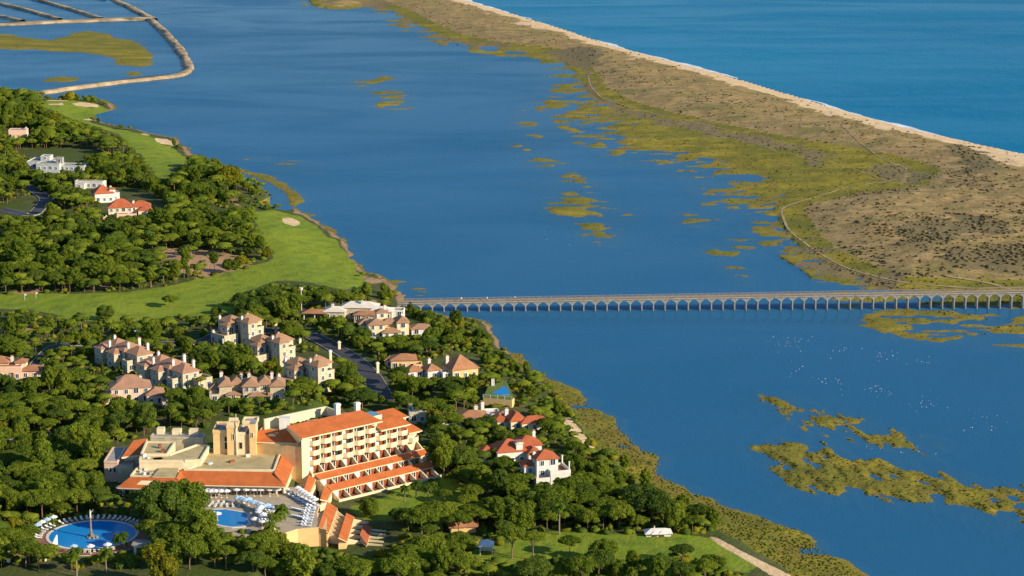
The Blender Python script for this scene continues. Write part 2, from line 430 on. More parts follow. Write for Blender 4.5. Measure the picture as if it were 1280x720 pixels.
M['leaf_yellow'] = foliage('yellowish leaves', (0.10, 0.11, 0.010), (0.20, 0.20, 0.018), (0.34, 0.29, 0.025))
M['leaf_marsh'] = foliage('saltbush', (0.095, 0.10, 0.016), (0.19, 0.175, 0.024), (0.30, 0.25, 0.036))
M['leaf_bank'] = foliage('bank scrub', (0.070, 0.095, 0.018), (0.145, 0.165, 0.026), (0.24, 0.235, 0.036))
M['leaf_grey'] = foliage('dune scrub', (0.095, 0.082, 0.040), (0.19, 0.15, 0.072), (0.29, 0.225, 0.11))
M['leaf_pink'] = foliage('bougainvillea', (0.10, 0.03, 0.05), (0.2, 0.06, 0.09), (0.3, 0.10, 0.12))

# ---------------------------------------------------------------- mesh builder
class MB:
    def __init__(self):
        self.v = []; self.f = []; self.mi = []; self.mats = []
    def mat(self, m):
        m = M[m] if isinstance(m, str) else m
        if m not in self.mats: self.mats.append(m)
        return self.mats.index(m)
    def add(self, vs, fs, m):
        k = len(self.v); i = self.mat(m)
        self.v += [tuple(q) for q in vs]
        for q in fs:
            self.f.append(tuple(k + j for j in q)); self.mi.append(i)
        return self
    def box(self, cx, cy, z0, w, d, h, m, rot=0.0, top=None):
        c, s = math.cos(rot), math.sin(rot); tw, td = (w, d) if top is None else top
        vs = []
        for z, a, b in ((z0, w, d), (z0 + h, tw, td)):
            for x, y in ((-a / 2, -b / 2), (a / 2, -b / 2), (a / 2, b / 2), (-a / 2, b / 2)):
                vs.append((cx + x * c - y * s, cy + x * s + y * c, z))
        return self.add(vs, [(3, 2, 1, 0), (4, 5, 6, 7), (0, 1, 5, 4), (1, 2, 6, 5), (2, 3, 7, 6), (3, 0, 4, 7)], m)
    def prism(self, poly, z0, z1, m, mtop=None):
        poly = [tuple(p)[:2] for p in poly]
        if sum(poly[i][0] * poly[(i + 1) % len(poly)][1] - poly[(i + 1) % len(poly)][0] * poly[i][1] for i in range(len(poly))) < 0: poly = poly[::-1]
        n = len(poly)
        vs = [(*p, z0) for p in poly] + [(*p, z1) for p in poly]
        self.add(vs, [tuple(range(n))[::-1]] + [(i, (i + 1) % n, n + (i + 1) % n, n + i) for i in range(n)], m)
        return self.add([(*p, z1) for p in poly], [tuple(range(n))], mtop or m)
    def slab(self, q, th, m, medge=None):
        """a sheet through the 3-D corners q, th thick (downwards)"""
        q = [Vector(p) for p in q]; n = len(q)
        nz = sum(q[i].x * q[(i + 1) % n].y - q[(i + 1) % n].x * q[i].y for i in range(n))
        if nz < 0: q = q[::-1]
        lo = [p - Vector((0, 0, th)) for p in q]
        self.add(q, [tuple(range(n))], m)
        return self.add(q + lo, [tuple(range(n, 2 * n))[::-1]] + [(n + i, n + (i + 1) % n, (i + 1) % n, i) for i in range(n)], medge or m)
    def tube(self, pts, rad, m, seg=6):
        vs = []; fs = []
        pts = [Vector(p) for p in pts]
        for i, p in enumerate(pts):
            d = (pts[min(i + 1, len(pts) - 1)] - pts[max(i - 1, 0)]).normalized()
            a = d.orthogonal().normalized() if abs(d.z) < 0.99 else Vector((1, 0, 0)); b = d.cross(a)
            r = rad[i] if isinstance(rad, (list, tuple)) else rad
            for k in range(seg):
                an = 2 * math.pi * k / seg
                vs.append(p + (a * math.cos(an) + b * math.sin(an)) * r)
        for i in range(len(pts) - 1):
            for k in range(seg):
                k2 = (k + 1) % seg
                fs.append((i * seg + k, i * seg + k2, (i + 1) * seg + k2, (i + 1) * seg + k))
        fs.append(tuple(range(seg))[::-1]); fs.append(tuple(range((len(pts) - 1) * seg, len(pts) * seg)))
        return self.add(vs, fs, m)
    def cone(self, x, y, z0, z1, r0, r1, m, seg=12):
        return self.tube([(x, y, z0), (x, y, z1)], [r0, max(r1, 0.002)], m, seg)
    def mesh(self, name):
        me = bpy.data.meshes.new(name); me.from_pydata(self.v, [], self.f)
        for m in self.mats: me.materials.append(m)
        me.polygons.foreach_set('material_index', self.mi); me.update(); return me
    def obj(self, name, parent=None, loc=(0, 0, 0)):
        return link(name, self.mesh(name), parent, loc)

def link(name, data, parent=None, loc=(0, 0, 0), rotz=0.0, scale=None):
    o = bpy.data.objects.new(name, data); COL.objects.link(o)
    o.location = loc
    if rotz: o.rotation_euler = (0, 0, rotz)
    if scale is not None: o.scale = scale if isinstance(scale, tuple) else (scale,) * 3
    if parent is not None: o.parent = parent
    return o
def tag(o, label=None, cat=None, group=None, kind=None):
    for k, v in (('label', label), ('category', cat), ('group', group), ('kind', kind)):
        if v: o[k] = v
    return o
def thing(name, label, cat, loc=(0, 0, 0), rotz=0.0, group=None):
    return tag(link(name, None, None, loc, rotz), label, cat, group)

def np_mesh(name, verts, faces, mats, attrs=None, smooth=False):
    """fast mesh from arrays; faces (N,3) or (N,4)"""
    verts = np.ascontiguousarray(verts, np.float32); faces = np.ascontiguousarray(faces, np.int32)
    me = bpy.data.meshes.new(name); k = faces.shape[1]; n = len(faces)
    me.vertices.add(len(verts)); me.vertices.foreach_set('co', verts.ravel())
    me.loops.add(n * k); me.loops.foreach_set('vertex_index', faces.ravel())
    me.polygons.add(n); me.polygons.foreach_set('loop_start', np.arange(0, n * k, k, dtype=np.int32))
    me.polygons.foreach_set('loop_total', np.full(n, k, np.int32))
    if smooth: me.polygons.foreach_set('use_smooth', np.ones(n, bool))
    for m in mats: me.materials.append(M[m] if isinstance(m, str) else m)
    for nm, typ, arr in attrs or []:
        at = me.attributes.new(nm, typ, 'POINT')
        at.data.foreach_set('color' if 'COLOR' in typ else 'value', np.ascontiguousarray(arr, np.float32).ravel())
    me.update(calc_edges=True); return me

# ---------------------------------------------------------------- ground
t = NT('ground cover'); v = t.coords()
ca = t.n('ShaderNodeAttribute'); ca.attribute_name = 'cover_a'; cb = t.n('ShaderNodeAttribute'); cb.attribute_name = 'cover_b'
sa = t.n('ShaderNodeSeparateColor'); t.l(ca.outputs['Color'], sa.inputs[0]); sb = t.n('ShaderNodeSeparateColor'); t.l(cb.outputs['Color'], sb.inputs[0])
nA = t.noise(0.02, 5, 0.6, v); nB = t.noise(0.14, 4, 0.6, v); nC = t.noise(0.7, 3, 0.65, v); nS = t.noise(0.05, 4, 0.6, t.coords((0.35, 1, 1)))
def soft(mask, w=0.5):
    return t.ramp(t.math('ADD', mask, t.math('MULTIPLY', t.math('SUBTRACT', nC, 0.5), w)), [(0.40, 0.0), (0.60, 1.0)])
floor = t.mix(t.ramp(nB, [(0.35, 0.0), (0.65, 1.0)]), (0.055, 0.07, 0.02), (0.10, 0.10, 0.038))
floor = t.mix(t.ramp(nA, [(0.45, 0.0), (0.6, 1.0)]), floor, (0.06, 0.085, 0.018))
scrub = t.mix(t.ramp(nA, [(0.38, 0.0), (0.62, 1.0)]), (0.30, 0.198, 0.080), (0.235, 0.170, 0.066))
scrub = t.mix(t.ramp(nB, [(0.44, 0.0), (0.62, 1.0)]), scrub, (0.38, 0.26, 0.108))
scrub = t.mix(t.ramp(nS, [(0.50, 0.0), (0.66, 0.75)]), scrub, (0.17, 0.155, 0.045))
scrub = t.mix(t.ramp(nC, [(0.50, 0.0), (0.70, 0.6)]), scrub, (0.12, 0.11, 0.065))
marsh = t.mix(t.ramp(nS, [(0.40, 0.0), (0.62, 1.0)]), (0.15, 0.142, 0.022), (0.285, 0.225, 0.028))
marsh = t.mix(t.ramp(nA, [(0.48, 0.0), (0.66, 0.8)]), marsh, (0.125, 0.14, 0.025))
marsh = t.mix(t.ramp(nB, [(0.5, 0.0), (0.68, 0.6)]), marsh, (0.13, 0.10, 0.035))
marsh = t.mix(t.ramp(nC, [(0.5, 0.0), (0.75, 0.55)]), marsh, (0.10, 0.075, 0.03))
wv = t.n('ShaderNodeTexWave'); wv.inputs['Scale'].default_value = 0.035; wv.inputs['Distortion'].default_value = 1.2
t.l(t.coords((1, 1, 1), (0, 0, 0.5)), wv.inputs['Vector'])
grass = t.mix(t.ramp(nA, [(0.35, 0.0), (0.65, 1.0)]), (0.122, 0.190, 0.018), (0.195, 0.245, 0.02))
grass = t.mix(t.math('MULTIPLY', wv.outputs['Fac'], 0.42), grass, (0.225, 0.235, 0.03))
grass = t.mix(t.ramp(nB, [(0.50, 0.0), (0.70, 0.7)]), grass, (0.085, 0.13, 0.02))
sand = t.mix(t.ramp(nB, [(0.35, 0.0), (0.65, 1.0)]), (0.52, 0.36, 0.19), (0.62, 0.46, 0.26))
c = t.mix(soft(sa.outputs[2]), floor, scrub)
c = t.mix(soft(sa.outputs[1]), c, marsh)
c = t.mix(soft(sb.outputs[1]), c, t.mix(nC, (0.11, 0.098, 0.045), (0.24, 0.18, 0.085)))
c = t.mix(soft(sb.outputs[0]), c, t.mix(nB, (0.42, 0.25, 0.14), (0.30, 0.19, 0.10)))
c = t.mix(soft(sa.outputs[0], 0.2), c, grass)
c = t.mix(t.math('MULTIPLY', t.math('MULTIPLY', sb.outputs[2], 1.0), t.math('SUBTRACT', 1.0, ca.outputs['Alpha'])), c, (0.19, 0.135, 0.035))
c = t.mix(soft(ca.outputs['Alpha'], 0.35), c, sand)
c = t.mix(soft(cb.outputs['Alpha'], 0.25), c, t.mix(nB, (0.30, 0.23, 0.13), (0.40, 0.31, 0.18)))
gz = t.n('ShaderNodeNewGeometry'); sz = t.n('ShaderNodeSeparateXYZ'); t.l(gz.outputs['Position'], sz.inputs[0])
depth = t.n('ShaderNodeMapRange'); depth.inputs['From Min'].default_value = 0.0; depth.inputs['From Max'].default_value = -1.1; t.l(sz.outputs[2], depth.inputs['Value'])
c = t.mix(t.ramp(depth.outputs[0], [(0.0, 0.0), (0.06, 0.35), (1.0, 1.0)]), c, (0.022, 0.105, 0.19))      # the water's fade with depth, painted into the bed colour
t.bsdf(c, 0.95, 0.05, t.math('ADD', nC, t.math('MULTIPLY', nB, 2.0)), 0.5, 0.6)
M['ground'] = t.m

gx = np.concatenate([np.arange(-760, -40, 24), np.arange(-40, 1321, 2.7), np.arange(1330, 2060, 24)])
gy = np.concatenate([np.arange(-62, -8, 2.5), np.arange(-8, 728, 1.7), np.arange(730, 850, 6)])
GXX, GYY = np.meshgrid(gx, gy)
WX, WY = PA(GXX, GYY, 0.0)
HZ, CA, CB = height(WX, WY, True)
nx, ny = len(gx), len(gy)
idx = np.arange(nx * ny).reshape(ny, nx)
fq = np.stack([idx[1:, :-1], idx[1:, 1:], idx[:-1, 1:], idx[:-1, :-1]], -1).reshape(-1, 4)
keep = ~(HZ.ravel()[fq] < -1.2).all(1)                     # the deep bed is a sheet of its own
fq = fq[keep]
gm = np_mesh('ground', np.stack([WX.ravel(), WY.ravel(), HZ.ravel()], -1), fq, ['ground'],
             [('cover_a', 'FLOAT_COLOR', CA.reshape(-1, 4)), ('cover_b', 'FLOAT_COLOR', CB.reshape(-1, 4))], smooth=True)
tag(link('ground', gm), kind='structure')
bed = MB(); bed.add([(-30000, -8000, -2.6), (30000, -8000, -2.6), (30000, 40000, -2.6), (-30000, 40000, -2.6)], [(0, 1, 2, 3)], 'silt')
tag(bed.obj('lagoon_bed'), kind='structure')

# ---------------------------------------------------------------- water: lagoon west of the spit's spine, sea east of it
def water(name, deep, shallow, rough0, rough1, bstr, wave, spec, streak, clear=0.0):
    t = NT(name); v = t.coords()
    st = t.noise(0.0062, 6, 0.6, t.coords(streak[0], (0, 0, streak[1])), 0.8)
    sf = t.ramp(st, [(0.40, 0.0), (0.64, 1.0)])
    big = t.noise(0.0016, 3, 0.5, v)
    c = t.mix(t.ramp(big, [(0.35, 0.0), (0.65, 1.0)]), deep, shallow)
    w1 = t.noise(wave[0], 3, 0.6, t.coords(wave[1], (0, 0, wave[2])), 0.3)
    w2 = t.noise(wave[0] * 3.3, 2, 0.6, v)
    hgt = t.math('ADD', w1, t.math('MULTIPLY', w2, 0.4))
    r = t.math('ADD', rough0, t.math('MULTIPLY', sf, rough1 - rough0))
    b = t.n('ShaderNodeBump'); b.inputs['Distance'].default_value = 0.5; t.l(hgt, b.inputs['Height'])
    t.l(t.math('ADD', bstr * 0.4, t.math('MULTIPLY', sf, bstr * 1.2)), b.inputs['Strength'])
    d = t.n('ShaderNodeBsdfDiffuse'); g = t.n('ShaderNodeBsdfGlossy'); mx = t.n('ShaderNodeMixShader'); fr = t.n('ShaderNodeFresnel'); fr.inputs[0].default_value = 1.33
    t.l(c, d.inputs[0]); t.l(b.outputs[0], d.inputs['Normal']); t.l(b.outputs[0], g.inputs['Normal']); t.l(r, g.inputs['Roughness'])
    # wind-ruffled streaks reflect less of the low sky than the smooth water between them
    t.l(t.math('MULTIPLY', fr.outputs[0], t.math('SUBTRACT', spec, t.math('MULTIPLY', sf, spec * .45))), mx.inputs[0])
    body = d.outputs[0]
    if clear:
        tp = t.n('ShaderNodeBsdfTransparent'); m2 = t.n('ShaderNodeMixShader'); m2.inputs[0].default_value = clear; tp.inputs[0].default_value = (.75, .92, 1, 1)
        t.l(d.outputs[0], m2.inputs[1]); t.l(tp.outputs[0], m2.inputs[2]); body = m2.outputs[0]
    t.l(body, mx.inputs[1]); t.l(g.outputs[0], mx.inputs[2]); t.l(mx.outputs[0], t.out.inputs[0])
    return t.m
M['lagoon'] = water('lagoon water', (0.020, 0.140, 0.275), (0.030, 0.162, 0.305), 0.10, 0.24, 0.14, (0.25, (1, 1.8, 1), 0.2), 0.27, ((0.8, 1.7, 1), 0.6), 0.40)
M['sea'] = water('sea water', (0.002, 0.132, 0.250), (0.004, 0.158, 0.282), 0.12, 0.22, 1.6, (0.06, (0.7, 0.55, 1), -0.3), 0.22, ((0.6, 2.0, 1), -0.5))
M['pool'] = water('pool water', (0.010, 0.17, 0.42), (0.015, 0.22, 0.50), 0.05, 0.08, 0.1, (1.2, (1, 1, 1), 0.0), 0.4, ((1, 1, 1), 0.0))
spine = [(60, -40), (420, -40), (560, 5), (640, 30), (760, 70), (900, 112), (1060, 165), (1200, 205), (1300, 235), (1500, 290), (1700, 350), (2100, 470)]
sp = [P(a, b) for a, b in spine]
far0 = Vector((sp[1].x - 9000, 36000, 0)); near1 = Vector((sp[-1].x + 20000, sp[-1].y - 7500, 0))
mid = [sp[1] + (far0 - sp[1]) * 0.001] + sp[1:] 
lag = [(-30000, -8000, 0), (near1.x, -8000, 0), tuple(near1)] + [tuple(q) for q in mid[::-1]] + [tuple(far0), (-30000, 36000, 0)]
sea = [tuple(far0)] + [tuple(q) for q in mid] + [tuple(near1), (30000, near1.y, 0), (30000, 36000, 0)]
lm = bmesh.new(); lm.faces.new([lm.verts.new(q) for q in lag]); bmesh.ops.triangulate(lm, faces=lm.faces[:]); bmesh.ops.recalc_face_normals(lm, faces=lm.faces[:])
def water_obj(bm, name, m):
    if bm.faces[:][0].normal.z < 0: bmesh.ops.reverse_faces(bm, faces=bm.faces[:])
    me = bpy.data.meshes.new(name); bm.to_mesh(me); bm.free(); me.materials.append(M[m]); tag(link(name, me), kind='structure')
lm.faces.ensure_lookup_table(); water_obj(lm, 'lagoon', 'lagoon')
sm_ = bmesh.new(); sm_.faces.new([sm_.verts.new(q) for q in sea]); bmesh.ops.triangulate(sm_, faces=sm_.faces[:]); bmesh.ops.recalc_face_normals(sm_, faces=sm_.faces[:])
sm_.faces.ensure_lookup_table(); water_obj(sm_, 'sea', 'sea')

# surf along the beach
fo = MB(); bp = BEACH
pts = []
for i in range(len(bp) - 1):
    L = np.hypot(*(bp[i + 1] - bp[i])); k = max(1, int(L / 7))
    for j in range(k): pts.append(bp[i] + (bp[i + 1] - bp[i]) * j / k)
pts = np.array(pts); tg = np.gradient(pts, axis=0); tg /= np.linalg.norm(tg, axis=1)[:, None]; nr = np.stack([-tg[:, 1], tg[:, 0]], -1)
a = np.arange(len(pts)) * 7.0
off = (fbm(a, a * 0, 60, 31) - 0.5) * 10 + (fbm(a, a * 0, 16, 33) - .5) * 5
wid = np.maximum(0, (fbm(a, a * 0, 90, 37) - 0.36) * 20 + (fbm(a, a * 0, 14, 39) - .5) * 8)
for line, (o0, k0) in enumerate(((-1.0, 1.0),)):
    wd = wid * k0 if line == 0 else np.maximum(0, (fbm(a, a * 0, 70, 47) - 0.5) * 16)
    A = pts + nr * (off + o0 - wd * .5)[:, None]; B = pts + nr * (off + o0 + wd * .5)[:, None]
    for i in range(len(pts) - 1):
        if wd[i] > 0.3 or wd[i + 1] > 0.3:
            fo.add([(*A[i], 0.05), (*A[i + 1], 0.05), (*B[i + 1], 0.06), (*B[i], 0.06)], [(0, 1, 2, 3)], 'foam')
tag(fo.obj('surf_foam'), kind='stuff')

# roads and paths, 4 mm and more above the ground sheet
def ribbon(name, line, width, m, z, kerb=True):
    q = []
    for i in range(len(line) - 1):
        L = np.hypot(*(line[i + 1] - line[i])); k = max(1, int(L / 4))
        for j in range(k): q.append(line[i] + (line[i + 1] - line[i]) * j / k)
    q.append(line[-1]); q = np.array(q)
    for _ in range(6): q[1:-1] = (q[:-2] + 2 * q[1:-1] + q[2:]) / 4
    g = np.gradient(q, axis=0); g /= np.linalg.norm(g, axis=1)[:, None]; n = np.stack([-g[:, 1], g[:, 0]], -1)
    b = MB()
    hz = np.maximum(height(q[:, 0], q[:, 1]), 2.6) + z
    for i in range(len(q) - 1):
        for o0, o1, dz, mm in ((-width / 2, width / 2, 0, m),) + (((-width / 2 - .3, -width / 2, .12, 'flat_grey'), (width / 2, width / 2 + .3, .12, 'flat_grey')) if kerb else ()):
            a0 = q[i] + n[i] * o0; a1 = q[i] + n[i] * o1; c0 = q[i + 1] + n[i + 1] * o0; c1 = q[i + 1] + n[i + 1] * o1
            b.slab([(*a0, hz[i] + dz), (*a1, hz[i] + dz), (*c1, hz[i + 1] + dz), (*c0, hz[i + 1] + dz)], 0.5, mm)
    tag(b.obj(name), kind='structure')
for i, (q, w) in enumerate(ROADS):
    ribbon('road', q, w, 'asphalt', 0.25)
PATHS = ([(975, 172), (1010, 178), (1050, 160), (1066, 175), (1100, 195), (1140, 212), (1200, 230), (1290, 258)], [(860, 160), (930, 175), (1000, 195), (1050, 205), (1120, 228)], [(1128, 222), (1060, 232), (1000, 250), (975, 258), (985, 285), (1020, 312), (1060, 334), (1130, 352), (1230, 358), (1285, 356)], [(735, 92), (738, 106), (752, 121), (800, 136), (870, 152), (940, 167)], [(1180, 345), (1230, 350), (1262, 356), (1275, 362)])
def bank(name, line, w, h, m, kind='structure', z0=0.0, ay=1.0, wob=.5):
    """a low bank of earth (or, with h near 0, a worn track) along a line; wider across the view where ay > 1"""
    q = []
    for i in range(len(line) - 1):
        L = np.hypot(*(line[i + 1] - line[i])); k = max(1, int(L / 5))
        for j in range(k): q.append(line[i] + (line[i + 1] - line[i]) * j / k)
    q.append(line[-1]); q = np.array(q)
    for _ in range(4): q[1:-1] = (q[:-2] + 2 * q[1:-1] + q[2:]) / 4
    g = np.gradient(q, axis=0); g /= np.linalg.norm(g, axis=1)[:, None]; n = np.stack([-g[:, 1], g[:, 0] * ay], -1)
    s = np.arange(len(q)) * 5.0
    rows = []; prof = ((-1, -1.6), (-.62, .75), (-.5, 1), (.5, 1), (.62, .75), (1, -1.6)) if h > .5 else ((-.5, 1), (.5, 1))
    for j, (o, f) in enumerate(prof):
        oo = o * w * (1 + wob * 2 * (fbm(s, s * 0 + 40 * j, 14, 70 + j) - .5) * (1.6 if abs(o) > .55 else 1)); p = q + n * oo[:, None]
        z = (z0 + (h * f if f > 0 else -1.2)) * np.ones(len(q)) + (fbm(s, s * 0, 9, 80 + j) - .5) * .3 if h > .5 else np.maximum(height(p[:, 0], p[:, 1]), height(q[:, 0], q[:, 1])) + .12
        rows.append(np.concatenate([p, z[:, None]], 1))
    k = len(prof); V = np.stack(rows, 1).reshape(-1, 3); idx = np.arange(len(q) * k).reshape(-1, k)
    f = np.stack([idx[:-1, :-1], idx[:-1, 1:], idx[1:, 1:], idx[1:, :-1]], -1).reshape(-1, 4)
    if h <= .5 or True:
        me = np_mesh(name, V, f[:, ::-1], [m])
    tag(link(name, me), kind=kind)
M['earth'] = surf('dry earth bank', (0.34, 0.25, 0.14), var=0.42, scale=0.09, fine=.5, bstr=.9)
M['track'] = surf('sandy track', (0.33, 0.24, 0.125), var=0.25, scale=0.1, fine=1.0)
for i, (q, w) in enumerate(DYKEW): bank('dyke', q, (5.2, 4.4, 4.6, 3.8, 3.8, 3.4, 3.4)[i], 1.9, 'earth', ay=(2.6, 1.7, 1.6, 1.8, 1.8, 1.8, 1.8)[i])
for i, q in enumerate(PATHS): bank('track', wpoly(q, 1.5), (.9, .7, 1.1, 1.0, 2)[i], .1, 'track', ay=1.5)

# ================================================================ the hotel
HG = GROUND + 0.1
hotel = thing('hotel', 'large cream hotel with orange tiled roofs and stepped balcony terraces above the pool plaza', 'hotel', P(428, 627, HG))
def hp(name, mb, parent=None):
    """link a part of the hotel; its mesh is in world coordinates, so shift it to the hotel's base"""
    par = parent or hotel
    o = mb.obj(name, par)
    o.location = -hotel.location if par is hotel else (0, 0, 0)
    return o
HO = P(428, 627, HG); HA = math.radians(40)
he = Vector((math.cos(HA), math.sin(HA), 0)); hn = Vector((math.sin(HA), -math.cos(HA), 0))
def W(s, t_, z):
    return HO + he * s + hn * t_ + Vector((0, 0, z))
def Q(px, py, z):
    return P(px, py, HG + z)

def hbox(mb, s0, s1, t0, t1, z0, z1, m, mtop=None):
    return mb.prism([W(s0, t0, 0), W(s1, t0, 0), W(s1, t1, 0), W(s0, t1, 0)], HG + z0, HG + z1, m, mtop)

BAY = 4.05
# --- main wing: body
ZE = (17.1, 14.25, 11.4)                    # eaves of the three stepped roofs
b = MB(); b.prism([W(-3.6, -13.3, 0), W(22.2, -13.3, 0), W(22.2, -22, 0), W(3, -22, 0)], HG - 2, HG + 16.9, 'cream', 'flat')
hbox(b, 22.2, 32.4, -21.6, -13.2, -2, 14.05, 'cream', 'flat'); hbox(b, 32.4, 36.6, -20.5, -13.1, -2, 11.2, 'cream', 'flat')
hp('wall', b)
b = MB(); b.prism([W(-5.6, -11.6, 0), W(-2.9, -11.6, 0), W(-2.9, -13.4, 0), W(-4.6, -13.4, 0)], HG - 1, HG + 16.8, 'cream'); hp('wall', b)
b = MB()
b.slab([W(-5.9, -10.9, 17.2), W(22.6, -10.9, 17.2), W(19.4, -17.4, 19.7), W(-6.6, -17.4, 19.7)], 0.3, 'tile_orange', 'cream'); mr = hp('roof', b)
b = MB(); b.slab([W(22.2, -11.0, 14.4), W(33.0, -11.0, 14.4), W(32.2, -15.6, 16.2), W(21.6, -15.6, 16.2)], 0.3, 'tile_orange', 'cream'); hp('roof', b)
b = MB(); b.slab([W(32.4, -11.1, 11.6), W(37.3, -11.1, 11.6), W(36.0, -14.6, 13.1), W(32.4, -14.6, 13.1)], 0.3, 'tile_orange', 'cream'); hp('roof', b)
b = MB(); b.slab([W(29.0, -16.2, 15.0), W(36.2, -16.2, 15.0), W(34.4, -21.6, 16.8), W(27.0, -21.6, 16.8)], 0.3, 'tile_orange', 'cream'); hp('roof', b)
b = MB(); hbox(b, 27.6, 35.4, -21.4, -16.6, -2, 14.8, 'cream'); hp('wall', b)
# roof terrace behind the tiles: long white parapet, planting, chimneys, blue roof pool
b = MB(); hbox(b, -7.6, 14.0, -28.0, -27.3, 6, 19.6, 'cream'); hbox(b, 14.0, 14.5, -28.0, -22.2, 6, 19.5, 'cream'); hp('parapet', b)
b = MB(); hbox(b, -7.0, 22.0, -27.3, -22.05, 6, 16.6, 'cream', 'flat'); hp('wall', b)
b = MB(); hbox(b, 20.6, 26.4, -21.4, -16.4, 14.1, 17.3, 'cream', 'glass_teal'); hp('roof_pool', b)
b = MB(); hbox(b, 16.8, 19.6, -23.0, -18.4, 16.65, 18.4, 'cream', 'tile_brown'); hp('roof_house', b)
b = MB(); b.slab([W(14.6, -28.2, 17.0), W(20.6, -28.2, 17.0), W(18.5, -25, 19.1), W(16.4, -25, 19.1)], 0.2, 'tile_brown'); hp('roof', b)
for s, tt, hh in ((13.6, -21.0, 22.0), (19.6, -19.4, 21.6)):
    b = MB(); c = W(s, tt, 0); b.box(c.x, c.y, HG + 16, 1.5, 1.2, hh - 16, 'white', HA); b.box(c.x, c.y, HG + hh - 0.6, 1.8, 1.5, 0.4, 'white', HA); hp('chimney', b)
for k in range(9):
    c = W(-2 + k * 1.9 + rnd.uniform(-.5, .5), -20 + rnd.uniform(-1.2, 1), 0)
    b = MB(); b.box(c.x, c.y, HG + 16.92, rnd.uniform(1, 1.9), 1.2, rnd.uniform(.9, 1.9), rnd.choice(['metal', 'white', 'flat_grey']), HA); hp('roof_unit', b)
b = MB(); c = W(-2.6, -24.4, 0); b.box(c.x, c.y, HG + 16.6, 3.2, 2.4, 3.4, 'white', 0.1); hp('lift_house', b)
b = MB()
for k in range(70):
    c = W(rnd.uniform(0, 13), rnd.uniform(-26.8, -22.6), 0); r = rnd.uniform(.4, .8)
    b.cone(c.x, c.y, HG + 16.6, HG + 16.6 + r, r, r * .3, 'leaf_mid', 6)
tag(hp('planting', b), kind='stuff')

# --- facade bays: one mesh of each kind, shared by all bays
bal = MB()      # prow-fronted balcony: slab and parapet, origin at the facade line
pl = [(-2.0, 0), (-2.0, 1.0), (-1.0, 2.0), (0.9, 2.0), (1.75, 1.0), (1.75, 0)]
bal.prism(pl, -0.25, 0.0, 'cream')
for i in range(5):
    p0 = Vector((*pl[i], 0)); p1 = Vector((*pl[i + 1], 0)); d = (p1 - p0).normalized(); nn = Vector((-d.y, d.x, 0)) * -0.14
    bal.prism([p0, p1, p1 + nn, p0 + nn], -0.05, 1.28, 'cream')
bal_me = bal.mesh('balcony')
pier = MB(); pier.box(0, 0.7, -2.75, 0.28, 1.5, 2.75, 'cream'); pier_me = pier.mesh('pier')
cur = MB(); cur.box(0, 0.0, -2.6, 1.9, 0.12, 2.55, 'curtain'); cur_me = cur.mesh('shutter')
dor = MB()
for x in (-0.85, 0.0, 0.85): dor.box(x, 0, -2.6, 0.12, 0.14, 2.5, 'frame')
dor.box(0, 0, -0.2, 1.8, 0.15, 0.12, 'frame'); dor_me = dor.mesh('balcony_door')
pan = MB(); pan.box(0, -0.03, -2.55, 1.6, 0.05, 2.3, 'glass'); pan_me = pan.mesh('pane')
pan2 = MB(); pan2.box(0, -0.03, -2.55, 1.6, 0.05, 2.3, 'frame'); pan2_me = pan2.mesh('pane')
div = MB()      # sloping terrace divider: tall at the wall, low at the front edge
div.add([(-.12, 0, 0), (.12, 0, 0), (.12, 3.4, 0), (-.12, 3.4, 0), (-.12, 0, 2.5), (.12, 0, 2.5), (.12, 3.4, 0.75), (-.12, 3.4, 0.75)],
        [(3, 2, 1, 0), (4, 5, 6, 7), (0, 1, 5, 4), (1, 2, 6, 5), (2, 3, 7, 6), (3, 0, 4, 7)], 'cream'); div_me = div.mesh('divider')
fangle = HA + math.pi          # local +y of the bay meshes points out of the facade
def bay_part(name, me, s, t_, z, parent=None, ang=None):
    o = link(name, me, hotel); o.location = W(s, t_, z) - hotel.location; o.rotation_euler = (0, 0, fangle if ang is None else ang); return o
for fl, (s_end, ztop) in enumerate(((36.6, 11.4), (32.4, 14.25), (22.2, 17.1))):
    k = 0; s = -0.9
    z = ztop
    while s + 1.2 < s_end:
        if (k * 5 + fl * 2) % 7 != 3: bay_part('shutter', cur_me, s + 0.95 - .25 * ((k + fl) % 3 == 1), -13.1, z)
        else: bay_part('pane', pan_me, s + .95, -13.15, z)
        d = bay_part('balcony_door', dor_me, s - 1.1, -13.1, z)
        link('pane', pan_me if (k * 7 + fl * 3) % 3 else pan2_me, d)
        bay_part('pier', pier_me, s - 2.15, -13.25, z)
        bay_part('balcony', bal_me, s, -13.2, z - 2.8)
        s += 3.95; k += 1
b = MB()
for zz, s1 in ((8.6, 36.6), (11.4, 32.4), (14.2, 22.2)): hbox(b, -3.0, s1, -13.5, -12.4, zz - 0.45, zz - 0.2, 'cream')
hp('floor_slab', b)
b = MB(); hbox(b, -2.95, 22.2, -13.5, -11.1, 16.75, 16.89, 'cream'); hbox(b, 22.25, 32.4, -13.4, -11.2, 13.9, 14.04, 'cream'); hbox(b, 32.45, 36.6, -13.4, -11.3, 11.05, 11.19, 'cream'); hp('eave', b)

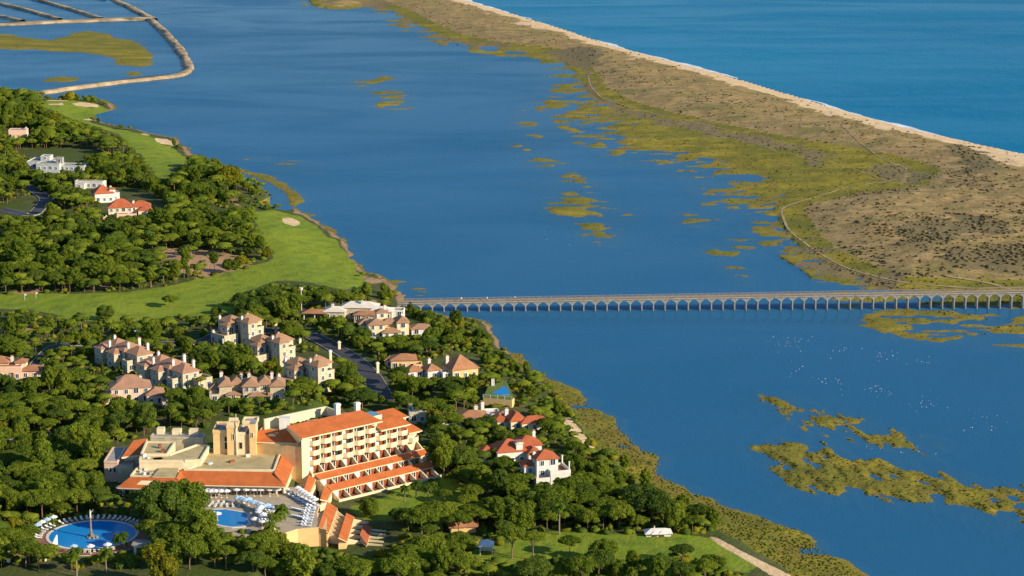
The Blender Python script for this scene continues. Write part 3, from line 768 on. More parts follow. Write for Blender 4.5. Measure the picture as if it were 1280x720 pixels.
# --- three terrace rows and the tiled bands between them
def band(t0, z0, t1, z1, s0, s1):
    b = MB(); b.slab([W(s0, t0, z0), W(s1, t0, z0), W(s1 + .3, t1, z1), W(s0 - 0.5, t1, z1)], 0.28, 'tile_orange', 'cream'); return hp('roof', b)
rows = ((-0.2, -3.9, 0.15, -1.0, 35.8, 2.2), (-5.7, -8.2, 2.9, -2.2, 36.6, 1.9), (-10.2, -13.2, 5.6, -3.2, 37.2, 2.7))
for ri, (tf, tb, zf, s0, s1, hd) in enumerate(rows):
    b = MB(); hbox(b, s0, s1, tb - 0.2, tf, -2.5 if ri == 0 else zf - 3.0, zf, 'cream', 'terracotta'); hp('terrace_floor', b)
    b = MB(); hbox(b, s0, s1, tf - 0.22, tf + 0.02, zf - 0.6, zf + (0.55 if ri == 0 else 0.62), 'cream'); hp('parapet', b)
    if ri < 2:
        b = MB(); hbox(b, s0, s1, tb - 2.2, tb - 0.12, zf - 1.5, zf + hd - .05, 'cream'); hp('wall', b)
    s = s0 + 0.3; k = 0
    while s < s1 + 0.1:
        o = bay_part('divider', div_me, s, tb, zf + 0.01)
        o.scale = (1.4, (tf - tb) / 3.5, hd / 2.6)
        if s + 3.95 < s1 + 0.6:
            d = bay_part('terrace_door', dor_me, s + 1.25, tb + 0.02, zf + hd - .02); d.scale = (1, 1, hd / 2.65); link('pane', pan_me if k % 3 else pan2_me, d)
            q = bay_part('shutter', cur_me, s + 2.9, tb + 0.02, zf + hd - .02); q.scale = (1, 1, hd / 2.65)
        s += 3.95; k += 1
band(-3.5, 2.45, -5.8, 3.75, -0.9, 35.6); band(-7.9, 4.9, -10.3, 6.15, -1.9, 37.0)
# bands turning the corner towards the pool
for q in (((387, 591, 6.15), (395, 599, 4.9), (387, 617, 4.0), (379, 614, 5.3)), ((406, 607, 3.75), (415, 614.5, 2.45), (409, 626, 2.2), (400, 624, 3.5))):
    b = MB(); b.slab([Q(*c) for c in q], 0.3, 'tile_orange', 'cream'); hp('roof', b)
    b = MB(); b.prism([Q(*c) for c in q], HG - 2, HG + min(c[2] for c in q) - 0.5, 'cream'); hp('wall', b)
# low wing with saw-toothed terraces running towards the trees
wing = (((409, 627, 5.2), (422, 635, 3.6), (411, 666, 3.6), (398, 658, 5.2)), ((433, 641, 2.9), (443, 646, 1.6), (434, 677, 1.6), (423, 672, 2.9)), ((455, 654, 1.6), (465, 659, 0.6), (459, 681, 0.6), (450, 668, 1.6)))
for wi, q in enumerate(wing):
    c4 = [Q(*c) for c in q]
    b = MB(); b.slab(c4, 0.3, 'tile_orange' if wi < 2 else 'tile_red', 'cream'); hp('roof', b)
    b = MB(); b.prism([c4[0], c4[1] - (c4[1] - c4[0]) * .12, c4[2] - (c4[2] - c4[3]) * .12, c4[3]], HG - 2.5, HG + q[1][2] - 0.45, 'tan' if wi < 2 else 'cream'); hp('wall', b)
    for k in range(6 if wi == 0 else 5):
        f = (k + 0.1) / (6 if wi == 0 else 5)
        a0 = c4[1].lerp(c4[2], f); dirn = (c4[1] - c4[0]); dirn.z = 0; dirn.normalize()
        b = MB(); al = (c4[2] - c4[1]); al.z = 0; al.normalize()
        z0, zr = HG - 1, HG + q[1][2] - 0.35
        p0 = a0 - dirn * 0.4; p1 = a0 + dirn * 4.0
        b.add([(p0.x, p0.y, z0), (p1.x, p1.y, z0), (p1.x, p1.y, z0 + 1.0), (p0.x, p0.y, zr), *[(v_.x + al.x * .3, v_.y + al.y * .3, zz) for v_, zz in ((p0, z0), (p1, z0), (p1, z0 + 1.0), (p0, zr))]],
              [(0, 1, 2, 3), (7, 6, 5, 4), (0, 4, 5, 1), (1, 5, 6, 2), (2, 6, 7, 3), (3, 7, 4, 0)], 'cream'); hp('divider', b)
b = MB(); b.prism([Q(372, 661, 4.9), Q(398, 659, 4.9), Q(408, 664, 4.2), Q(409, 640, 4.4), Q(396, 640, 4.9)], HG - 2.5, HG + 4.6, 'tan', 'tan'); hp('wall', b)
b = MB(); b.slab([Q(368, 585, 3.6), Q(374, 587, 3.0), Q(367, 608, 3.0), Q(361, 607, 3.6)], 0.3, 'tile_orange', 'cream'); hp('roof', b)
b = MB(); b.prism([Q(366, 585, 2.6), Q(386, 590, 2.6), Q(374, 613, 2.6), Q(359, 607, 2.6)], HG - 1, HG + 2.6, 'cream', 'cream'); hp('wall', b)
for k in range(5):
    c = Q(383 - k * 2.2, 593 + k * 4.4, 2.6); b = MB(); b.box(c.x, c.y, HG + 2.6, 3.4, 0.35, 1.1, 'cream', 0.35); hp('divider', b)

HG += 5.0                                   # the plaza side of the hotel stands a storey and a half above the lowest terrace
# --- tower group and the block under the front-facing roof
Yt = Q(300, 566, 6.3).y
def tow(name, x0, x1, depth, z1, m, cap=True, y0=0.0, crenel=False):
    a = Q(x0, 566, 6.3).x; c = Q(x1, 566, 6.3).x; b = MB()
    b.prism([(a, Yt + y0), (c, Yt + y0), (c, Yt + depth), (a, Yt + depth)], HG - 6, HG + z1, m, 'flat_grey')
    if cap:
        for (u0, v0, u1, v1) in ((a - .12, Yt + y0 - .12, c + .12, Yt + y0 + .3), (a - .12, Yt + depth - .3, c + .12, Yt + depth + .12), (a - .12, Yt + y0 + .3, a + .3, Yt + depth - .3), (c - .3, Yt + y0 + .3, c + .12, Yt + depth - .3)):
            b.prism([(u0, v0), (u1, v0), (u1, v1), (u0, v1)], HG + z1 - .4, HG + z1 + .5, m)
    return hp(name, b)
tow('wall', 267, 286, 9, 12.6, 'tan'); tow('tower', 285, 297.5, 4.0, 14.4, 'tan', True, -1.2); tow('wall', 297, 308, 7, 12.1, 'cream', True, -0.6)
tow('wall', 308, 314, 6, 11.9, 'tan', False); tow('tower', 313, 321, 4, 15.2, 'tan', False, -1.4); tow('wall', 300, 318, 12, 13.2, 'cream', True, 7.4)
for k in range(5):
    for yy in (Yt - 1.0, Yt + 3.7):
        b = MB(); c = Q(286.5 + k * 2.3, 566, 6.3); b.box(c.x, yy, HG + 14.8, 0.55, 0.5, 0.9, 'cream'); hp('merlon', b)
b = MB(); c = Q(297, 566, 6.3); b.tube([(c.x, Yt - 1.5, HG + 6), (c.x, Yt - 1.5, HG + 18.3)], [.16, .08], 'white'); hp('flagpole', b)
def hwin(x, y, z, w, h, m='dark', frame='cream'):
    """a framed window in a wall that faces the camera, z = its sill"""
    b = MB()
    for dx in (-w / 2, w / 2): b.box(x + dx, y, HG + z, .16, .22, h, frame)
    for dz in (0, h - .12): b.box(x, y, HG + z + dz, w - .16, .19, .12, frame)
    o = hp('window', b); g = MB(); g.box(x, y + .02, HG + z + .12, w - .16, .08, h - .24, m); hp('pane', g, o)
for px, z, w, h, y in ((283, 9.6, 1.0, 1.6, 0), (283, 7.3, 1.0, 2.3, 0), (301.5, 7.6, 1.1, 2.1, -.6), (293, 10.4, .6, 2.0, -1.2), (316.5, 11.2, .6, 1.6, -1.4)):
    hwin(Q(px, 566, 6.3).x, Yt + y - .03, z, w, h)

# block under the front-facing roof
g0, g1 = Q(313, 552, 9.6), Q(373, 554, 9.6)
we = W(-5.3, -11.55, 0)
b = MB(); b.prism([(g0.x + 1.2, g0.y + .8), (we.x, we.y), W(-2.5, -14.0, 0), W(4, -22.2, 0), (g0.x + 3, g0.y + 16), (g0.x + 1.2, g0.y + 14)], HG - 6.5, HG + 9.3, 'tan'); hp('wall', b)
b = MB(); r0, r1 = Q(325, 537, 12.2), Q(359, 537, 12.2)
b.slab([(g0.x, g0.y, HG + 9.6), (g1.x, g1.y, HG + 9.6), r1, r0], .3, 'tile_orange', 'cream'); hp('roof', b)
e2, e3 = W(-5.85, -10.95, 0), W(-6.6, -17.4, 0)
b = MB(); b.slab([(g1.x - .05, g1.y, HG + 9.65), (e2.x, e2.y, HG + 12.1), (e3.x, e3.y, HG + 14.65), r1 + Vector((0, 0, .06))], .3, 'tile_orange', 'cream'); hp('roof', b)
b = MB(); b.slab([(g0.x, g0.y + .02, HG + 9.55), r0 + Vector((0, .02, -.05)), (r0.x + 1, r0.y + 8, HG + 12.1), (g0.x, g0.y + 14, HG + 9.55)], .3, 'tile_orange', 'cream'); hp('roof', b)
hwin(Q(329, 557, 8).x, g0.y + .75, 6.9, 2.2, 1.5)

# --- lower complex of flat gravel roofs
def flatroof(pts, z, m='flat', mw='cream', rim=True, name='wall', base=-2, rimh=.45, rw=.4):
    w = [Q(a, c, z) for a, c in pts]
    if sum(w[i].x * w[(i + 1) % len(w)].y - w[(i + 1) % len(w)].x * w[i].y for i in range(len(w))) < 0: w = w[::-1]
    b = MB(); b.prism(w, HG + base, HG + z, mw, m); n = len(w)
    if rim:
        for i in range(n):
            p0, p1 = w[i], w[(i + 1) % n]; d = (p1 - p0).normalized(); nn = Vector((-d.y, d.x, 0)) * rw
            o = d * (rw if i % 2 else 0.01); b.prism([p0 + o - nn * .3, p1 - d * (rw if i % 2 else 0.01) - nn * .3, p1 - d * (rw if i % 2 else 0.01) + nn, p0 + o + nn], HG + z - .35, HG + z + rimh + .01 * (i % 2), mw)
    return hp(name, b)
flatroof([(258, 562), (352, 563.5), (343, 589), (229, 588), (245, 583)], 6.0)
b = MB(); b.prism([Q(345, 590, 3.2), Q(354, 567, 3.2), Q(367, 576, 3.2), Q(354.5, 605, 3.2)], HG - 4, HG + 3.1, 'cream'); hp('wall', b)
flatroof([(246, 557), (262, 558), (251, 576), (229, 577), (174, 577), (176, 570), (211, 569.5)], 7.6)
flatroof([(183, 553), (219, 554), (209, 569), (176, 569)], 8.0)
flatroof([(172, 585), (225, 586), (221, 597), (163, 596)], 5.2)
flatroof([(200, 584.6), (224, 585), (219, 597), (190, 596)], 5.9, rim=False)
flatroof([(192, 541), (257, 543), (254, 548), (188, 546)], 9.3, 'flat_grey', 'pale', rimh=.2)  # shade on this back building is put into its darker wall colour
flatroof([(141, 559.5), (157, 559.5), (147, 577.5), (130, 577)], 5.6, 'flat_grey', 'pinkish', rimh=.15)
flatroof([(157, 560), (175, 556), (166, 583), (147, 584)], 4.4, 'flat_grey', 'pale', False)
for (x0, x1, y, z) in ((196, 205, 543, 1.7), (215, 226, 543.5, 1.4), (236, 247, 544, 1.5)):
    a, c = Q(x0, y, 9.3), Q(x1, y, 9.3); b = MB(); b.prism([(a.x, a.y), (c.x, a.y), (c.x, a.y + 2.4), (a.x, a.y + 2.4)], HG + 9.31, HG + 9.3 + z, 'cream'); hp('roof_house', b)
b = MB(); b.slab([Q(152, 571.5, 6.6), Q(175, 568.5, 6.6), Q(184.5, 547.5, 8.7), Q(167, 550.5, 8.7)], .5, 'tile_orange', 'cream'); hp('roof', b)
b = MB(); b.prism([Q(155, 570, 6.0), Q(174, 568, 6.0), Q(183, 551, 6.0), Q(168, 553, 6.0)], HG - 2, HG + 5.9, 'white'); hp('wall', b)
for k in range(11):       # chillers and ducts in the dark roof court
    c = Q(rnd.uniform(222, 243), rnd.uniform(557, 565), 4.0); b = MB()
    b.box(c.x, c.y, HG + 2.0, rnd.uniform(1.2, 2.2), rnd.uniform(1, 1.6), rnd.uniform(1.2, 2.4), rnd.choice(['metal', 'white', 'metal']), rnd.uniform(-.3, .3)); b.cone(c.x, c.y, HG + 4.0, HG + 4.7, .45, .45, 'metal', 8); hp('chiller', b)
flatroof([(222, 556), (246, 557), (241, 568), (214, 568)], 2.0, 'flat_grey', 'white', False)
for px, py, z in ((180, 572, 7.6), (186, 573, 7.6), (200, 560, 8), (204, 565, 8), (176, 590, 5.2), (182, 588, 5.2), (188, 593, 5.2), (180, 594, 5.2), (290, 578, 6), (310, 571, 6), (262, 580, 6)):
    c = Q(px, py, z); b = MB(); b.box(c.x, c.y, HG + z + .002, rnd.uniform(.7, 1.6), rnd.uniform(.7, 1.2), rnd.uniform(.5, 1.2), rnd.choice(['metal', 'white', 'terracotta', 'flat_grey']), rnd.uniform(0, 1)); hp('roof_unit', b)
b = MB(); c0, c1 = Q(193, 583, 5.3), Q(203, 582, 5.3); b.box((c0.x + c1.x) / 2, c0.y, HG + 5, 2.6, 2.2, 2.6, 'white', .4); hp('roof_house', b)

# --- restaurant front: tiled lean-to roofs round the flat ones
def lean(q, m='tile_orange'):
    b = MB(); b.slab([Q(*c) for c in q], .3, m, 'cream'); return hp('roof', b)
# the tiles lie round the flat roofs
lean(((163, 596, 6.0), (222, 597.5, 6.0), (232, 613, 3.3), (146, 609.5, 3.3)))
lean(((220, 597.5, 6.05), (226, 588, 6.3), (237, 601, 3.3), (232, 612.5, 3.3)))
lean(((225, 588, 6.3), (344, 590, 6.2), (357.5, 608.5, 3.3), (236, 606, 3.3)))
lean(((343, 591, 6.3), (354, 565.5, 6.3), (370, 576, 3.3), (357, 608, 3.3)))
e0, e1 = Q(236, 604, 3.0), Q(357, 606, 3.0)
b = MB(); b.prism([(e0.x - 4, e0.y + 4.0), (e1.x - 2.0, e1.y + 4.0), (e1.x - 2.0, e1.y + 9), (e0.x - 4, e0.y + 9)], HG - 1, HG + 3.1, 'tan'); hp('wall', b)
w0, w1 = Q(150, 608, 3.0), Q(228, 611, 3.0)
b = MB(); b.prism([(w0.x, w0.y + 2.4), (w1.x, w1.y + 2.4), (w1.x, w1.y + 8), (w0.x + 2, w0.y + 8)], HG - 1, HG + 3.0, 'white'); hp('wall', b)
for k in range(15):
    f = (k + .5) / 15; x = e0.x + (e1.x - e0.x) * f; y = e0.y + (e1.y - e0.y) * f + .9
    b = MB(); b.box(x, y, HG - .5, .4, .4, 3.6, 'cream'); hp('column', b)
for k in range(14):
    x = e0.x + (e1.x - e0.x) * (k + 1) / 15; hwin(x, e0.y + 3.98, .1, 2.3, 2.5, 'glass', 'wood')
for k in range(8):
    hwin(w0.x + 1.6 + (w1.x - w0.x - 2) * k / 8, max(w0.y, w1.y) + 2.38 - .25, .1, 1.5, 2.2, 'glass', 'white')
a = Q(132, 578, 5.6); 
for k in range(3): hwin(a.x + 1.3 + k * 1.2, a.y - .03, 2.6, .8, 1.6, 'glass', 'white')
HG -= 5.0

# ================================================================ villas
M['tile_pink'] = tiles('clay tile pale pink', (0.44, 0.235, 0.135), (0.27, 0.15, 0.10))
M['tile_tan'] = tiles('clay tile sandy', (0.41, 0.23, 0.12), (0.24, 0.145, 0.09))
_win = {}
def window_me(w, h, shutter):
    if (w, h, shutter) not in _win:
        f = MB()
        for x in (-w / 2 - .06, w / 2 + .06): f.box(x, -.04, 0, .14, .16, h, 'frame')
        for z in (-.1, h - .02): f.box(0, -.045, z, w + .3, .15, .12, 'frame')
        f.box(0, -.04, h * .1, .07, .12, h * .8, 'frame')
        p = MB(); p.box(0, 0.0, .03, w, .06, h - .08, 'glass')
        _win[(w, h, shutter)] = (f.mesh('window'), p.mesh('pane'))
    return _win[(w, h, shutter)]

def hiproof(x0, x1, y0, y1, z, rh, ov, m, gable=False):
    b = MB(); x0 -= ov; x1 += ov; y0 -= ov; y1 += ov; th = .22
    if x1 - x0 >= y1 - y0:
        k = 0 if gable else min((y1 - y0) / 2, (x1 - x0) / 2 - .2); ym = (y0 + y1) / 2; R = [(x0 + k, ym), (x1 - k, ym)]; ax = 0
    else:
        k = 0 if gable else min((x1 - x0) / 2, (y1 - y0) / 2 - .2); xm = (x0 + x1) / 2; R = [(xm, y0 + k), (xm, y1 - k)]; ax = 1
    B = [(x0, y0), (x1, y0), (x1, y1), (x0, y1)]
    vs = [(*p, z - th) for p in B] + [(*p, z) for p in B] + [(*p, z + rh) for p in R]
    fs = [(3, 2, 1, 0), (0, 1, 5, 4), (1, 2, 6, 5), (2, 3, 7, 6), (3, 0, 4, 7)]
    fs += [(4, 5, 9, 8), (5, 6, 9), (6, 7, 8, 9), (7, 4, 8)] if ax == 0 else [(4, 5, 8), (5, 6, 9, 8), (6, 7, 9), (7, 4, 8, 9)]
    return b.add(vs, fs, m)

def villa(name, label, cat, px, py, yaw, blocks, wall='pale', roof='tile_tan', chims=(), doors=(), cols=(), group=None, z=None, wins=True):
    """blocks: (x0, x1, y0, y1, base, height, roof kind, roof rise[, wall material])  -  metres, x to the right, y away, turned by yaw"""
    g = GP(px, py)
    r = thing(name, label, cat, (g.x, g.y, g.z), math.radians(yaw), group)
    for i, bl in enumerate(blocks):
        x0, x1, y0, y1, z0, h, rk, rh = bl[:8]; wm = bl[8] if len(bl) > 8 else wall; rm = bl[9] if len(bl) > 9 else roof
        e = .013 * (i + 1)
        x0 -= e; y0 -= e
        b = MB(); zb = z0 if z0 > 0 else -2.5 - .01 * i
        b.prism([(x0, y0), (x1, y0), (x1, y1), (x0, y1)], zb, z0 + h - .03 + e * .1, wm, rm if rk == 'flat' else wm)
        b.obj('wall', r)
        if rk in ('hip', 'gable'):
            hiproof(x0, x1, y0, y1, z0 + h, rh, .45, rm, rk == 'gable').obj('roof', r)
        elif rk == 'flat':
            for (a, c, d, f) in ((x0 - .05, x1 + .05, y0 - .05, y0 + .25), (x0 - .05, x1 + .05, y1 - .25, y1 + .05), (x0 - .05, x0 + .25, y0 + .25, y1 - .25), (x1 - .25, x1 + .05, y0 + .25, y1 - .25)):
                if rh > 0: b = MB(); b.prism([(a, d), (c, d), (c, f), (a, f)], z0 + h - .3, z0 + h + rh, wm); b.obj('parapet', r)
        if not wins: continue
        fl = max(1, int(h / 2.7))
        def free(x, y, zz):
            return not any(j != i and q[0] - .05 < x < q[1] + .05 and q[2] - .05 < y < q[3] + .05 and q[4] - 3 < zz < q[4] + q[5] for j, q in enumerate(blocks))
        for face in ('f', 'l', 'r'):
            L = (x1 - x0) if face == 'f' else (y1 - y0); n = max(1, int(L / 2.6))
            for k in range(n):
                u = (k + .5) / n
                for f_ in range(fl):
                    zz = z0 + 0.85 + f_ * (h / fl); w, hh = (1.1, 1.45) if (k + f_ + i) % 3 else (1.5, 1.75)
                    hh = min(hh, h / fl - 1.0)
                    if hh < .5: continue
                    if face == 'f': x, y, rz = x0 + L * u, y0 - .02, 0
                    elif face == 'l': x, y, rz = x0 - .02, y0 + L * u, -math.pi / 2
                    else: x, y, rz = x1 + .02, y0 + L * u, math.pi / 2
                    if not free(x, y, zz + .5): continue
                    fm, pm = window_me(w, hh, 0)
                    o = link('window', fm, r, (x, y, zz), rz); link('pane', pm, o)
    for (x, y, z0, h, w) in chims:
        h *= .62
        b = MB(); b.box(x, y, z0, w, w * .9, h, 'white'); b.box(x, y, z0 + h, w * 1.3, w * 1.2, .18, 'white'); b.box(x, y, z0 + h + .18, w * .7, w * .7, .45, 'white'); b.box(x, y, z0 + h + .63, w * 1.1, w * 1.1, .14, 'tile_brown'); b.obj('chimney', r)
    for (x, y, w, h, rz) in doors:
        b = MB(); b.box(0, -.03, 0, w, .12, h, 'wood')
        n = 6; b.prism([(-w / 2, -.09), (w / 2, -.09), (w / 2, .03), (-w / 2, .03)], h, h + .25, 'wood'); o = b.obj('door', r, (x, y, 0)); o.rotation_euler = (0, 0, math.radians(rz))
    for (x, y, z0, h) in cols:
        b = MB(); b.box(x, y, z0, .34, .34, h, 'white'); b.box(x, y, z0 + h - .2, .5, .5, .18, 'white'); b.obj('column', r)
    return r

GC = 'tall terraced villas of the middle hillside'
cblocks = [(0, 4.0, 0, 5.0, 0, 8.6, 'hip', 1.5), (1.5, 9.5, 4.6, 10.5, 0, 7.9, 'hip', 2.2), (-1.2, 5.6, 9.8, 17.2, 0, 7.4, 'hip', 2.0), (4.2, 8.0, 1.5, 5.0, 0, 5.6, 'flat', .6),
           (-6.8, -.8, 5.5, 13.8, 0, 3.4, 'flat', .7), (-3.4, .2, 8.4, 12.6, 0, 6.6, 'hip', 1.2)]
cch = [(2.2, 7.0, 7.5, 3.0, .8), (6.5, 9.3, 7.5, 3.0, .8), (-1.0, 16.5, 6.4, 3.4, .8), (-6.3, 13.4, 3.4, 1.4, .9)]
for (px, py, lab) in ((311, 433, 'cream towered villa, the farthest of three alike stepping down the slope'), (350, 459, 'cream towered villa, the middle one of three alike stepping down the slope'),
                      (398, 490, 'cream towered villa, the nearest of three alike stepping down the slope')):
    villa('villa', lab, 'villa', px, py, 43, cblocks, 'pale', 'tile_tan', cch, [(-6.85, 8, 1.2, 2.2, -90)], [(-7.2, 6, 0, 3.0), (-7.2, 9.5, 0, 3.0), (-7.2, 13, 0, 3.0)], GC)
dblocks = [(0, 6.5, 0, 8, 0, 6.2, 'hip', 2.0), (-.6, 7.5, 7.2, 16, 0, 6.6, 'hip', 2.3), (.5, 8, 15.2, 24, 0, 6.3, 'hip', 2.2), (-3.6, .4, 9.2, 14.0, 0, 5.8, 'hip', 1.4), (-3.4, 1, 18, 22.5, 0, 5.9, 'hip', 1.4), (4, 9.5, -3.2, 2.4, 0, 3.4, 'flat', .7), (-2.8, .3, 2.0, 5.2, 0, 3.8, 'flat', .6)]
dch = [(6.6, 3.5, 6, 4.0, .9), (7.6, 10.5, 6.5, 3.9, .95), (1.5, 8.0, 6.6, 3.4, .8), (-1.0, 16.2, 6.2, 3.4, .8), (3.5, 20, 7, 3, .8)]
GD = 'long villas with tall white chimneys'
villa('villa', 'long villa with shaded walls and tall white chimneys, the farther of two', 'villa', 172, 466, 42, dblocks, 'pale', 'tile_pink', dch, (), (), GD)
villa('villa', 'long villa with tall white chimneys, the nearer of two, beside the turquoise pool cover', 'villa', 229, 489, 42, dblocks, 'pale', 'tile_pink', dch, (), (), GD)
eblocks = [(0, 5.2, 0, 9, 0, 5.4, 'hip', 2.0), (4.8, 9.2, 1.6, 9.4, 0, 5.5, 'hip', 1.9), (8.8, 13.4, .2, 8.6, 0, 5.2, 'hip', 1.7), (2, 9, -2.2, .5, 0, 2.7, 'hip', .8)]
villa('villa', 'square cream villa with a broad hipped roof directly behind the hotel roof terrace', 'villa', 304, 503, 6, eblocks, 'pale', 'tile_tan', [(2, 5, 6, 3.2, .9), (9.4, 6, 6, 3.0, .9)], [(6, -2.25, 1.2, 2.0, 0)], [(1.6, -2.9, 0, 2.6), (9.4, -2.9, 0, 2.6)], 'hipped cream villas behind the hotel')
villa('villa', 'cream villa with a shaded right half, left neighbour of the square one behind the hotel', 'villa', 263, 502, 10, [(3.0, 7.0, -.5, 8, 0, 5.2, 'hip', 1.8), (6.6, 11, 1.8, 8, 0, 5.0, 'hip', 1.9), (0, 3.4, 1.5, 7, 0, 3.9, 'hip', 1.3), (-.2, 3, -1.6, 1.8, 0, 2.4, 'flat', .5), (5.2, 9.6, -2, 2, 0, 2.6, 'hip', .8)], 'pale', 'tile_tan', [(4, 7, 5.5, 3.2, 1.0), (10.4, 5.5, 5, 3.4, .8)], (), (), 'hipped cream villas behind the hotel')
villa('villa', 'pink tiled villa half hidden by dark trees left of the hotel annexe', 'villa', 140, 507, 14, [(0, 12.5, 0, 8, 0, 5.6, 'hip', 2.2), (2.5, 9.5, 4, 9, 0, 7.0, 'hip', 1.4), (11, 16.5, -3.5, 4, 0, 3.8, 'hip', 1.5), (-2, 2, -1.2, 5, 0, 3.2, 'hip', 1.0), (15.5, 18.6, -6.2, -1, 0, 2.6, 'flat', .5)], 'pinkish', 'tile_pink', [(9.8, 7, 5, 3.4, .9)])
villa('villa', 'pinkish villa with brown roofs and dark arched door at the left edge', 'villa', -4, 476, 4, [(0, 8.4, 0, 8, 0, 4.6, 'flat', .4), (8.0, 14.6, 1.0, 7.5, 0, 3.2, 'hip', 1.3), (-5, 3.5, 4, 10, 0, 5.4, 'hip', 1.8), (6, 9.5, 3.5, 7.8, 0, 5.6, 'hip', .8)], 'pinkish', 'tile_brown', [(4.5, 6.2, 5, 2.6, .9)], [(5.0, -.03, 1.6, 2.5, 0)])
# white house of low pale vaults with its portico
villa('house', 'wide pale house with low curving roofs above the top of the road', 'house', 404, 402, -4, [(0, 8, 2, 9, 0, 3.6, 'hip', 1.4, 'pale', 'coping'), (6, 20, 6, 13, 0, 4.4, 'hip', 1.8, 'pale', 'coping'), (17, 26, 4, 10, 0, 3.4, 'hip', 1.5, 'pale', 'coping'), (12, 22, 0, 5, 0, 2.9, 'hip', 1.2, 'pale', 'tile_brown'), (-8, 1, 1, 6, 2.6, .5, 'hip', 1.1, 'pale', 'tile_brown'), (24, 30, 8, 13, 0, 2.8, 'flat', .4, 'white', 'flat_grey')], 'pale', 'coping', [(3, 5, 4, 2.4, .9), (14, 8, 5, 2.2, .9)], (), [(-7.6, 1.4, -1, 3.6), (-7.6, 5.6, -1, 3.6), (-3.5, 1.4, -1, 3.6)])
villa('villa', 'villa with many hipped roofs round an orange wall, between palms and the lagoon', 'villa', 461, 424, 12, [(0, 6.2, 0, 6.5, 0, 5.4, 'hip', 1.7, 'cream'), (5.4, 11.6, 2.6, 8, 0, 5.0, 'hip', 1.6, 'tan'), (10.8, 15.2, .6, 8.2, 0, 5.6, 'hip', 1.8, 'cream'), (4.2, 8.2, 7.0, 11, 0, 8.4, 'hip', 1.1, 'cream'), (-2.6, 2.6, 6, 12, 0, 4.6, 'hip', 1.5, 'white'), (5, 11.5, -2, 2.8, 0, 2.7, 'hip', 1.3, 'white'), (16.4, 23.5, 1, 6.8, 0, 2.9, 'hip', 1.3, 'white')], 'cream', 'tile_tan', [(7.6, 9.8, 8.6, 2.2, 1.0), (13.5, 6, 6, 2.2, .8)], [(15.9, 2, 1, 2, -90)])
villa('house', 'small ochre house with a low hipped brown roof, second row from the lagoon', 'house', 489, 463, 5, [(0, 8.8, 0, 7, 0, 3.7, 'hip', 1.5, 'tan'), (7.8, 10.8, -1.4, 3, 0, 2.0, 'flat', .4, 'tan'), (-2, 1, 3, 7, 0, 3.0, 'hip', 1.0, 'tan')], 'tan', 'tile_brown', (), [(3.5, -.03, 1.1, 2.1, 0)])
villa('house', 'house with a tall steep brown roof and yellow wall near the water', 'house', 566, 476, 24, [(0, 9.5, 0, 9, 0, 3.8, 'hip', 4.0, 'tan'), (-7.5, -2.8, 4.2, 9.5, 0, 3.4, 'hip', 1.8, 'white'), (-13.5, -8.3, 7, 12, 0, 3.0, 'hip', 1.5, 'white'), (-3.0, .4, 1.5, 5, 0, 2.6, 'flat', .4, 'white')], 'tan', 'tile_brown', [(.6, 6.6, 4, 4.6, 1.0), (-5.4, 8.4, 4, 3.4, 1.0)])
villa('pavilion', 'cream flat roofed pavilion with a pale skylight dome right of the hotel end', 'pavilion', 512, 530, 8, [(0, 5.4, 0, 5, 0, 3.6, 'flat', .3, 'pale', 'coping'), (.6, 5.0, 4.6, 8, 0, 4.2, 'flat', .2, 'pale', 'coping'), (1.6, 4, 1.6, 3.8, 3.5, 1.0, 'hip', .7, 'metal', 'metal')], 'pale', 'coping', (), (), [(5.6, -.6, 0, 3.4)])
villa('villa', 'low villa with brown roofs and two white chimneys in the shade of dark trees', 'villa', 574, 535, 8, [(0, 9, 0, 7, 0, 3.4, 'hip', 1.5), (8, 13.5, 2, 8.5, 0, 3.2, 'flat', .5, 'white', 'white'), (11, 17, -1, 5, 0, 3.2, 'hip', 1.4), (-5, .5, 2, 7, 0, 3, 'hip', 1.2)], 'white', 'tile_brown', [(6.0, 5.4, 3, 3.6, 1.1), (8.4, 7.4, 3, 4.6, 1.0)])
villa('house', 'house with a reddish brown roof and white chimney just behind the tall white villa', 'house', 640, 541, 18, [(0, 5, 1, 9, 0, 3.6, 'hip', 2.0), (3.0, 11.5, -1, 4.5, 0, 3.2, 'hip', 1.4), (-4.5, .5, 4.0, 9.2, 0, 3.0, 'hip', 1.3)], 'cream', 'tile_red', [(.2, 6.5, 3.5, 3.6, 1.1)])
villa('villa', 'sprawling villa with red brown roofs round a fat white chimney', 'villa', 622, 583, 16, [(0, 9, 0, 8, 0, 4.4, 'hip', 2.8), (7, 14.5, 2.5, 10, 0, 5.0, 'hip', 2.2), (8.8, 12.6, -3.0, 3, 0, 4.0, 'hip', 1.4), (-4, .6, 4, 9.5, 0, 3.4, 'hip', 1.4)], 'white', 'tile_red', [(6.8, .8, 4, 4.0, 2.0), (14.0, 9.4, 5, 3.0, .9)])
villa('villa', 'tall white villa with a balcony terrace and glass balustrade facing the lagoon', 'villa', 671, 610, 16, [(0, 6.4, 0, 6, 0, 8.6, 'hip', 2.0, 'white'), (-3, .4, 2.5, 7.0, 0, 6.2, 'hip', 1.2, 'white'), (3.4, 9.4, -2.6, 5, 0, 4.6, 'flat', .9, 'white', 'terracotta'), (-.8, 3.8, -2.4, .6, 0, 3.0, 'flat', .7, 'white'), (9.2, 11.0, -1, 4, 0, 2.0, 'flat', .3, 'white')], 'white', 'tile_red', [(.3, 4.0, 8, 2.2, .8)], (), [(9.1, -2.2, 5.4, 2.5), (9.1, 4.6, 5.4, 2.5)])
